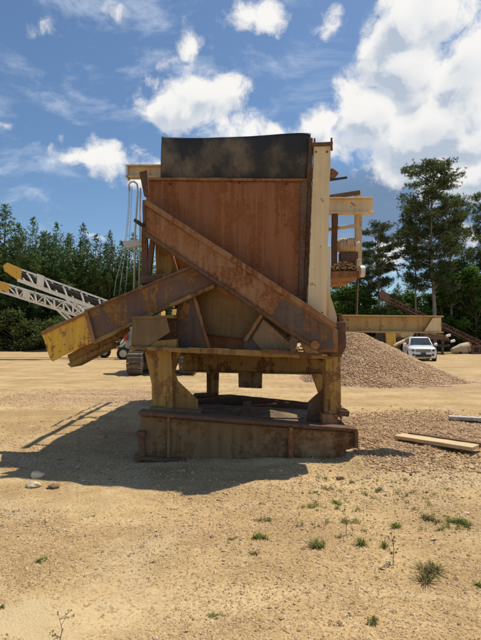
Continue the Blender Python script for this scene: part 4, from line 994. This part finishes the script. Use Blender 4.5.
# ------------------------------------------------------------------ white car
def build_car():
    c = P(423.5, 361, 33.0); z0 = g1(c.x, 33.5) - .01
    root = empty('parked_car', (c.x, 33.0, z0), 'white sport utility car parked facing the camera beside the gravel pile', 'car'); root['_w'] = 0
    root.rotation_euler.z = R(-13)
    def sec(y, w, zb, zt, sh):
        half = [(0, zt), (.55 * w, zt - .01), (.80 * w, zt - .035), (.93 * w, zt - .09), (.99 * w, zt - sh), (w, .70), (.985 * w, .52), (.95 * w, zb + .06), (.86 * w, zb), (0, zb)]
        full = half + [(-x, z) for x, z in half[-2:0:-1]]; return [Vector((x, y, z)) for x, z in full]
    S = [(0, .66, .36, .80, .14), (.05, .80, .27, .90, .16), (.16, .87, .24, .97, .18), (.40, .915, .22, 1.03, .2), (.85, .935, .22, 1.09, .22), (1.22, .945, .22, 1.13, .22), (2.2, .95, .22, 1.14, .22), (3.6, .95, .24, 1.15, .22), (4.3, .93, .28, 1.15, .22), (4.55, .86, .36, 1.10, .2)]
    def loft(secs):
        mb = MB(); n = len(secs[0]); vs = [v for q in secs for v in q]; fs = []
        for i in range(len(secs) - 1):
            for k in range(n): fs.append((i * n + k, (i + 1) * n + k, (i + 1) * n + (k + 1) % n, i * n + (k + 1) % n))
        fs += [tuple(range(n)), tuple(range(len(secs) * n - 1, (len(secs) - 1) * n - 1, -1))]
        return mb.add(vs, [f[::-1] for f in fs])
    body = part('body', loft([sec(*q) for q in S]), 'car_white', root, 0, True)
    def gs(y, wb, zb, wt, zt): 
        h = [(0, zt), (.7 * wt, zt - .01), (.95 * wt, zt - .04), (wt, zt - .09), (wb, zb), (0, zb)]
        return [Vector((x, y, z)) for x, z in h + [(-x, z) for x, z in h[-2:0:-1]]]
    gh = part('roof', loft([gs(1.10, .84, 1.09, .82, 1.12), gs(1.45, .86, 1.09, .76, 1.40), gs(1.80, .86, 1.09, .70, 1.66), gs(2.2, .86, 1.09, .69, 1.73), gs(3.4, .86, 1.09, .68, 1.72), gs(4.2, .85, 1.09, .66, 1.66), gs(4.48, .82, 1.09, .74, 1.14)]), 'car_white', root, 0, True)
    part('windscreen', MB().add([(-.72, 1.13, 1.155), (.72, 1.13, 1.155), (.60, 1.735, 1.635), (-.60, 1.735, 1.635), (-.72, 1.16, 1.135), (.72, 1.16, 1.135), (.60, 1.765, 1.61), (-.60, 1.765, 1.61)], [(0, 1, 2, 3), (7, 6, 5, 4), (0, 4, 5, 1), (1, 5, 6, 2), (2, 6, 7, 3), (3, 7, 4, 0)]), 'car_glass', gh, 0)
    for s_ in (-1, 1):
        for y0, y1 in ((1.75, 2.5), (2.58, 3.35), (3.45, 4.1)):
            q = [Vector((s_ * .855, y0 - (.28 if y0 == 1.75 else 0), 1.17)), Vector((s_ * .855, y1, 1.17)), Vector((s_ * .735, y1 - .02, 1.58)), Vector((s_ * .735, y0 + .12, 1.58))]
            part('side_window', MB().prism(q, (s_ * .012, 0, 0)), 'car_glass', gh, 0)
        part('roof_rail', MB().tube([(s_ * .62, 2.0, 1.73), (s_ * .62, 2.1, 1.78), (s_ * .62, 3.9, 1.77), (s_ * .62, 4.0, 1.70)], .018, 6), 'car_black', root, 0)
        mr = part('wing_mirror', MB().lathe((s_ * .93, 1.55, 1.19), (s_, 0, 0), [(0, .05), (.04, .09), (.2, .10), (.24, .06)], 12), 'car_white', root, 0, True)
        hl = part('headlight', MB().prism([Vector((s_ * x, y, z)) for x, y, z in ((.50, -.02, .70), (.80, .02, .71), (.87, .12, .84), (.82, .06, .90), (.52, -.012, .85))], (0, .13, 0)), 'lamp_glass', root, .01)
        part('lamp_bowl', MB().lathe((s_ * .66, -.012, .78), (0, -1, 0), [(0, .075), (.03, .07), (.04, .03)], 14), 'car_black', hl, 0)
        part('fog_lamp', MB().lathe((s_ * .64, .02, .47), (0, -1, 0), [(0, .075), (.05, .075), (.055, .04)], 14), 'car_black', root, 0)
        for y in (.92, 3.62):
            wl = part('wheel', MB().lathe((s_ * .74, y, .35), (s_, 0, 0), [(0, .2), (.01, .31), (.05, .35), (.17, .35), (.21, .32), (.22, .22)], 26), 'tyre', root, 0, True)
            part('rim', MB().lathe((s_ * .93, y, .35), (s_, 0, 0), [(0, .23), (.03, .225), (.035, .18), (.02, .08), (.04, .06), (.045, .02)], 20), 'rim_metal', wl, 0)
            part('wheel_arch', MB().lathe((s_ * .72, y, .37), (s_, 0, 0), [(0, .41), (.222, .41), (.226, .37)], 26), 'car_black', wl, 0)
    gr = part('grille', MB().prism([Vector((x, -.02, z)) for x, z in ((-.46, .68), (.46, .68), (.49, .86), (-.49, .86))], (0, .10, 0)), 'car_black', root, .008)
    for z in (.72, .77, .82): part('grille_bar', MB().box((0, -.026, z), (.92, .02, .024)), 'rim_metal', gr, 0)
    part('lower_intake', MB().prism([Vector((x, -.012, z)) for x, z in ((-.50, .33), (.50, .33), (.56, .50), (-.56, .50))], (0, .08, 0)), 'car_black', root, .008)
    part('bumper', MB().prism([Vector((x, y, .52)) for x, y in ((-.86, .26), (-.74, .035), (-.4, -.03), (.4, -.03), (.74, .035), (.86, .26))], (0, 0, .13)), 'car_white', root, .02)
    part('number_plate', MB().box((0, -.04, .56), (.34, .02, .17)), 'plate_dark', root, .003)
    for s_ in (-1, 1): part('wiper', MB().bar((s_ * .1, 1.10, 1.16), (s_ * .1 + .45, 1.22, 1.25), .02, .02), 'car_black', root, 0)
build_car()

# ------------------------------------------------------------------ far machinery on the right
def build_far():
    Y = 44
    r = empty('screening_plant', (P(398, 350, Y).x, Y, 0), 'yellow screening machine half hidden by the gravel pile left of the white car', 'machine')
    part('engine_box', MB().px([(386, 331), (395, 331), (396.5, 345.5), (387, 345.5)], Y, 1.4), 'machine_yellow', r, .03)
    part('cab', MB().px([(378.5, 332), (385, 332), (385.5, 344), (379, 344)], Y + .3, 1.0), 'black_steel', r, .03)
    part('feed_hopper', MB().px([(399, 331), (415, 332), (412, 338), (402, 338)], Y + .5, 1.6), 'tan_tank', r, .03)
    part('support_frame', MB().px([(398, 338), (416, 338), (416, 341), (398, 341)], Y + .4, 1.5), 'black_steel', r, .02)
    for x in (399, 406, 414): part('frame_leg', MB().px([(x, 340), (x + 1.6, 340), (x + 1.6, 356), (x, 356)], Y + .5, .2), 'black_steel', r, 0)
    part('belt_arm', MB().bar(P(393, 346, Y - .2), P(411, 337.5, Y - .2), .8, .16, (0, 0, 1)), 'cream_worn', r, 0)
    for s_ in (0, 1): part('track', MB().px([(381, 344), (398, 344.5), (400, 350), (397, 355), (383, 355), (380, 350)], Y + .1 + s_ * 1.3, .45), 'track_steel', r, .03)
    Y = 47
    r = empty('scrap_frame', (P(438, 348, Y).x, Y, 0), 'dark red steel frame with pale roller ends right behind the white car', 'machine')
    part('deck', MB().px([(425, 333), (447, 335), (450, 340), (424, 339)], Y, 1.3), 'red_rust', r, .03)
    for x in (427, 434, 442): part('frame_leg', MB().px([(x, 338), (x + 2, 338), (x + 2, 355), (x, 355)], Y + .2, .25), 'red_rust', r, 0)
    part('lower_rail', MB().px([(424, 344), (450, 344.5), (450, 347), (424, 346.5)], Y + .1, .3), 'black_steel', r, .01)
    for x, y in ((448.5, 335.5), (453, 341)): part('roller_end', MB().lathe(P(x, y, Y - .1), (1, 0, .25), [(-.25, .05), (-.22, .12), (.18, .13), (.22, .06)], 14), 'white_paint', r, 0)
    for x, y in ((448.5, 335.5), (453, 341)): part('roller_arm', MB().bar(P(440, y - 1.0, Y + .1), P(x + 1, y + .3, Y + .02), .10, .10), 'black_steel', r, 0)
    Y = 48
    a = P(452.5, 345, Y); b = P(471.5, 343, Y)
    r = empty('storage_tank', ((a.x + b.x) / 2, Y, 0), 'tan tapered steel tank lying on the ground at the right edge', 'tank')
    d = (b - a).length; ax_ = (b - a).normalized()
    part('shell', MB().lathe((a.x, Y + .4, .30), (1, 0, .13), [(0, .10), (.12, .26), (d * .55, .60), (d * .9, .66), (d, .60), (d + .02, .3)], 26), 'tan_tank', r, .01)
    part('end_ring', MB().lathe((b.x - .12, Y + .4, .52), (1, 0, .13), [(0, .70), (.10, .70)], 26), 'rust_beam', r, 0)
    for q in (.4, .85): part('cradle', MB().box((a.x + d * q, Y + .4, .10), (.18, 1.2, .24)), 'black_steel', r)
    Y = 47.5; c = P(477, 350, Y)
    r = empty('steel_skid', (c.x, Y, 0), 'dark steel skid frame right of the tan tank', 'frame')
    for z in (.1, .75): part('rail', MB().box((c.x + .3, Y, z), (1.7, .14, .16)), 'rust_dark', r)
    for x in (-.4, .25, .9): part('post', MB().box((c.x + x, Y, .42), (.14, .12, .52)), 'rust_dark', r)
    part('cover_plate', MB().box((c.x + .35, Y + .35, .5), (1.3, .05, .7)), 'black_steel', r)
build_far()

# ------------------------------------------------------------------ planks and rocks
def build_planks():
    a, b = G(398.5, 443.5), G(476, 456.5); d = (b - a).normalized(); sd_ = Vector((-d.y, d.x, 0)); L = (b - a).length; yaw = math.atan2(d.y, d.x)
    def board(name, c, dim, mat, label, rz, tilt=0.0):
        mb = MB(); n = 8; vs = []; rd = random.Random(len(label))
        for i in range(n + 1):
            x = (i / n - .5) * dim[0]; j = rd.uniform(-.004, .004)
            for yy, zz in ((-.5, 0), (.5, 0), (.5, 1), (-.5, 1)): vs.append((x, yy * dim[1] + j, zz * dim[2] + rd.uniform(-.002, .002)))
        fs = [(i * 4 + k, i * 4 + (k + 1) % 4, (i + 1) * 4 + (k + 1) % 4, (i + 1) * 4 + k) for i in range(n) for k in range(4)] + [(3, 2, 1, 0), tuple(n * 4 + k for k in range(4))]
        mb.add(vs, [f[::-1] for f in fs])
        o = link(name, mb.mesh(name), mat, None, .004); o.location = c; o.rotation_euler = (0, tilt, rz); tag(o, label, 'plank'); return o
    m = (a + b) / 2; m.z = g1(m.x, m.y) + .035
    board('timber_plank', m, (L, .26, .05), 'timber', 'sunlit pale timber plank lying on the gravel', yaw)
    m2 = m + sd_ * .19 + d * .04; m2.z = g1(m2.x, m2.y) + .03
    board('timber_plank', m2, (L * .93, .07, .07), 'rust_dark', 'thin dark batten along the back of the pale plank', yaw + .01)
    a, b = G(449, 421.5), G(497, 424); m = (a + b) / 2; m.z = g1(m.x, m.y) + .035
    d = (b - a); board('timber_plank', m, (d.length, .20, .06), 'grey_wood', 'weathered grey board at the right edge, above the pale plank', math.atan2(d.y, d.x))
    def rock(px, py, dim, mat, label, seed):
        rng = np.random.default_rng(seed); bm = bmesh.new(); bmesh.ops.create_icosphere(bm, subdivisions=2, radius=1)
        q = [Vector(rng.normal(0, 1, 3)).normalized() for _ in range(9)]; hs = rng.uniform(.55, .9, 9)
        for v in bm.verts:
            for n_, h_ in zip(q, hs):
                t = v.co.dot(n_) - h_
                if t > 0: v.co -= n_ * t
            v.co = Vector((v.co.x * dim[0], v.co.y * dim[1], v.co.z * dim[2])) + Vector(rng.normal(0, .004, 3))
        me = bpy.data.meshes.new('rock'); bm.to_mesh(me); bm.free()
        o = link('rock', me, mat); p = G(px, py); o.location = (p.x, p.y, g1(p.x, p.y) + dim[2] * .4); tag(o, label, 'rock')
    rock(37, 477.5, (.095, .06, .055), 'rock_pale', 'upper pale yellowish rock at the edge of the shadow, left', 1)
    rock(33, 486.0, (.085, .06, .045), 'rock_pale', 'lower pale rock below its twin near the left shadow edge', 2)
    rock(54, 487.0, (.09, .05, .03), 'rock_brown', 'flat dark brown rock right of the two pale rocks', 3)
    rock(340, 477, (.05, .035, .03), 'rock_brown', 'small brown rock in front of the skid end', 4)
    rock(349, 613, (.016, .013, .012), 'rock_pale', 'small white pebble near the bottom tuft', 5)
    rock(156, 534, (.018, .014, .011), 'rock_pale', 'small pale pebble on the bare sand left of centre', 6)
    rock(388.5, 562, (.020, .017, .015), 'rock_pale', 'pale pebble beside the thin weed near the big tuft', 7)
build_planks()

# ------------------------------------------------------------------ weeds
def blades(n, rad, h, rng, lean=.8):
    vs = []; fs = []; rr = []; cen = [(0, 0)] + [tuple(rng.normal(0, rad * .42, 2)) for _ in range(int(rng.integers(2, 5)))]
    for i in range(n):
        a = rng.uniform(0, 6.283); cc = cen[int(rng.integers(len(cen)))]; r0 = rad * .16 * rng.random() ** .7; b = np.array([cc[0] + math.cos(a) * r0, cc[1] + math.sin(a) * r0, -.005])
        a2 = a + rng.normal(0, .5); L = h * rng.uniform(.6, 1.4); out = rad * rng.uniform(.1, .85) * lean; L = L * rng.uniform(.6, 1.2); w = rng.uniform(.0018, .0040) * (1 + rad)
        sd_ = np.array([-math.sin(a2), math.cos(a2), 0]); k = len(vs); r_ = rng.random()
        for u in (0, .4, .75):
            p = b + np.array([math.cos(a2), math.sin(a2), 0]) * out * u ** 1.5 + np.array([0, 0, L * (u - .35 * u * u)])
            vs += [p - sd_ * w * (1 - .5 * u), p + sd_ * w * (1 - .5 * u)]; rr += [r_, r_]
        p = b + np.array([math.cos(a2), math.sin(a2), 0]) * out * 1.15 + np.array([0, 0, L * .55]); vs.append(p); rr.append(r_)
        fs += [(k, k + 1, k + 3, k + 2), (k + 2, k + 3, k + 5, k + 4), (k + 4, k + 5, k + 6)]
    return vs, fs, rr
def blade_mesh(name, vs, fs, rr):
    me = bpy.data.meshes.new(name); me.from_pydata([tuple(v) for v in vs], [], fs); at = me.attributes.new('rnd', 'FLOAT', 'POINT'); at.data.foreach_set('value', np.array(rr, np.float32)); me.update(); return me
def build_weeds():
    rng = np.random.default_rng(17)
    T_ = [(432, 567, 44, 'grass_dull', 'largest sprawling grass clump at the lower right'), (315, 541, 30, 'grass_dull', 'round grey-green clump in the middle foreground'),
          (362, 541, 27, 'grass_green', 'bright green tuft right of the grey-green clump'), (258, 537, 24, 'grass_green', 'bright green tuft left of the middle, below the skid'),
          (398, 525, 19, 'grass_green', 'small green tuft above the thin weed'), (452, 521, 26, 'grass_green', 'green tuft near the right edge below the plank'),
          (467, 525, 24, 'grass_green', 'green tuft nearest the right edge in the upper pair'), (374, 622, 17, 'grass_dull', 'lowest dull tuft near the bottom edge'),
          (269, 519, 18, 'grass_dull', 'dull tuft just above the bright left tuft'), (338, 503, 16, 'grass_green', 'small green tuft in front of the right skid end'),
          (478, 581, 16, 'grass_green', 'dark green tuft cut by the right edge'), (39, 557, 15, 'grass_green', 'flat green sprig on the left foreground'),
          (2, 598, 13, 'grass_dull', 'dry tuft cut by the left edge'), (218, 613, 14, 'grass_dull', 'dry sprig at the bottom left of centre'),
          (250, 552, 12, 'grass_dull', 'tiny dry sprig below the bright left tuft'), (426, 519, 24, 'grass_dull', 'flat brownish clump between the green tufts at right'),
          (378, 489, 14, 'grass_dull', 'small dull tuft below the gravel spread'), (93, 514, 9, 'grass_green', 'tiny green sprig on the left sand'),
          (232, 538, 10, 'grass_dull', 'tiny sprig left of the bright left tuft'), (316, 492, 12, 'grass_dull', 'tiny dull sprig in front of the skid stiffener'), (413, 492, 14, 'grass_dull', 'dull tuft under the left end of the plank')]
    for px, py, w, mat, label in T_:
        p = G(px, py); rad = w / 2 / F * p.y * 1.05; n = int(26 + 3.4 * w)
        o = link('grass_tuft', blade_mesh('grass_tuft', *blades(n, rad * rng.uniform(.9, 1.15), rad * rng.uniform(.4, .65), rng)), mat); o.location = (p.x, p.y, g1(p.x, p.y)); tag(o, label, 'grass tuft', 'weeds on the sand')
    for px, py, hpx, label, sp in [(393, 562, 34, 'thin upright weed left of the largest clump', .25), (346, 532, 30, 'thin bare weed stalk above the bright green tuft', .15), (58, 638, 36, 'branching seedling weed in the dried puddle', .55), (352, 531, 14, 'short twig beside the bare weed stalk', .4)]:
        p = G(px, py); h = hpx / F * p.y * .85; mb = MB(); r2 = random.Random(px); root = empty('weed', (p.x, p.y, g1(p.x, p.y) - .005), label, 'weed', 'weeds on the sand'); root['_w'] = 0
        tips = []
        mid = Vector((sp * h * .2, .01, h * .5)); top = Vector((-sp * h * .1, .02, h))
        mb.tube([(0, 0, 0), mid, top], [.0028, .002, .001], 5); tips += [mid, top]
        for i in range(6):
            u = r2.uniform(.25, .9); s0 = mid * u * 2 if u < .5 else mid.lerp(top, u * 2 - 1); a = r2.uniform(0, 6.28)
            e = s0 + Vector((math.cos(a) * h * sp * r2.uniform(.4, 1), math.sin(a) * h * .3, h * r2.uniform(.05, .3))); mb.tube([s0, e], [.0016, .0008], 4); tips += [e, s0.lerp(e, .6)]
        part('stem', mb, 'bark', root, 0)
        pos = np.array([tuple(t) for t in tips for _ in range(4)]) + rng.normal(0, h * .02, (len(tips) * 4, 3))
        v, f, r_ = leaves(pos, np.full(len(pos), h * .045), rng)
        link('leaves', np_mesh('leaves', v, f, False, r_), 'grass_dull', root)
    # seedlings too small to count
    V, Fa, Rr = [], [], []
    for _ in range(90):
        px = rng.uniform(0, 481); py = rng.uniform(470, 636)
        if px < 200 and rng.random() < .75: continue
        p = G(px, py); q = blades(int(rng.integers(4, 14)), rng.uniform(.012, .035), rng.uniform(.01, .025), rng); k = len(V); z = g1(p.x, p.y)
        V += [v + np.array([p.x, p.y, z]) for v in q[0]]; Fa += [tuple(i + k for i in f) for f in q[1]]; Rr += q[2]
    for _ in range(46):                                   # dry sprigs gathered below the gravel spread
        px = rng.uniform(300, 481); py = rng.uniform(476, 535)
        p = G(px, py); rad = rng.uniform(.03, .085); q = blades(int(14 + rad * 260), rad, rad * .75, rng); k = len(V); z = g1(p.x, p.y)
        V += [v + np.array([p.x, p.y, z]) for v in q[0]]; Fa += [tuple(i + k for i in f) for f in q[1]]; Rr += q[2]
    o = link('seedlings', blade_mesh('seedlings', V, Fa, Rr), 'grass_dull'); o['kind'] = 'stuff'; tag(o, 'sparse tiny seedlings over the sandy foreground', 'weeds')
build_weeds()
for o in bpy.data.objects:
    if '_w' in o: del o['_w']
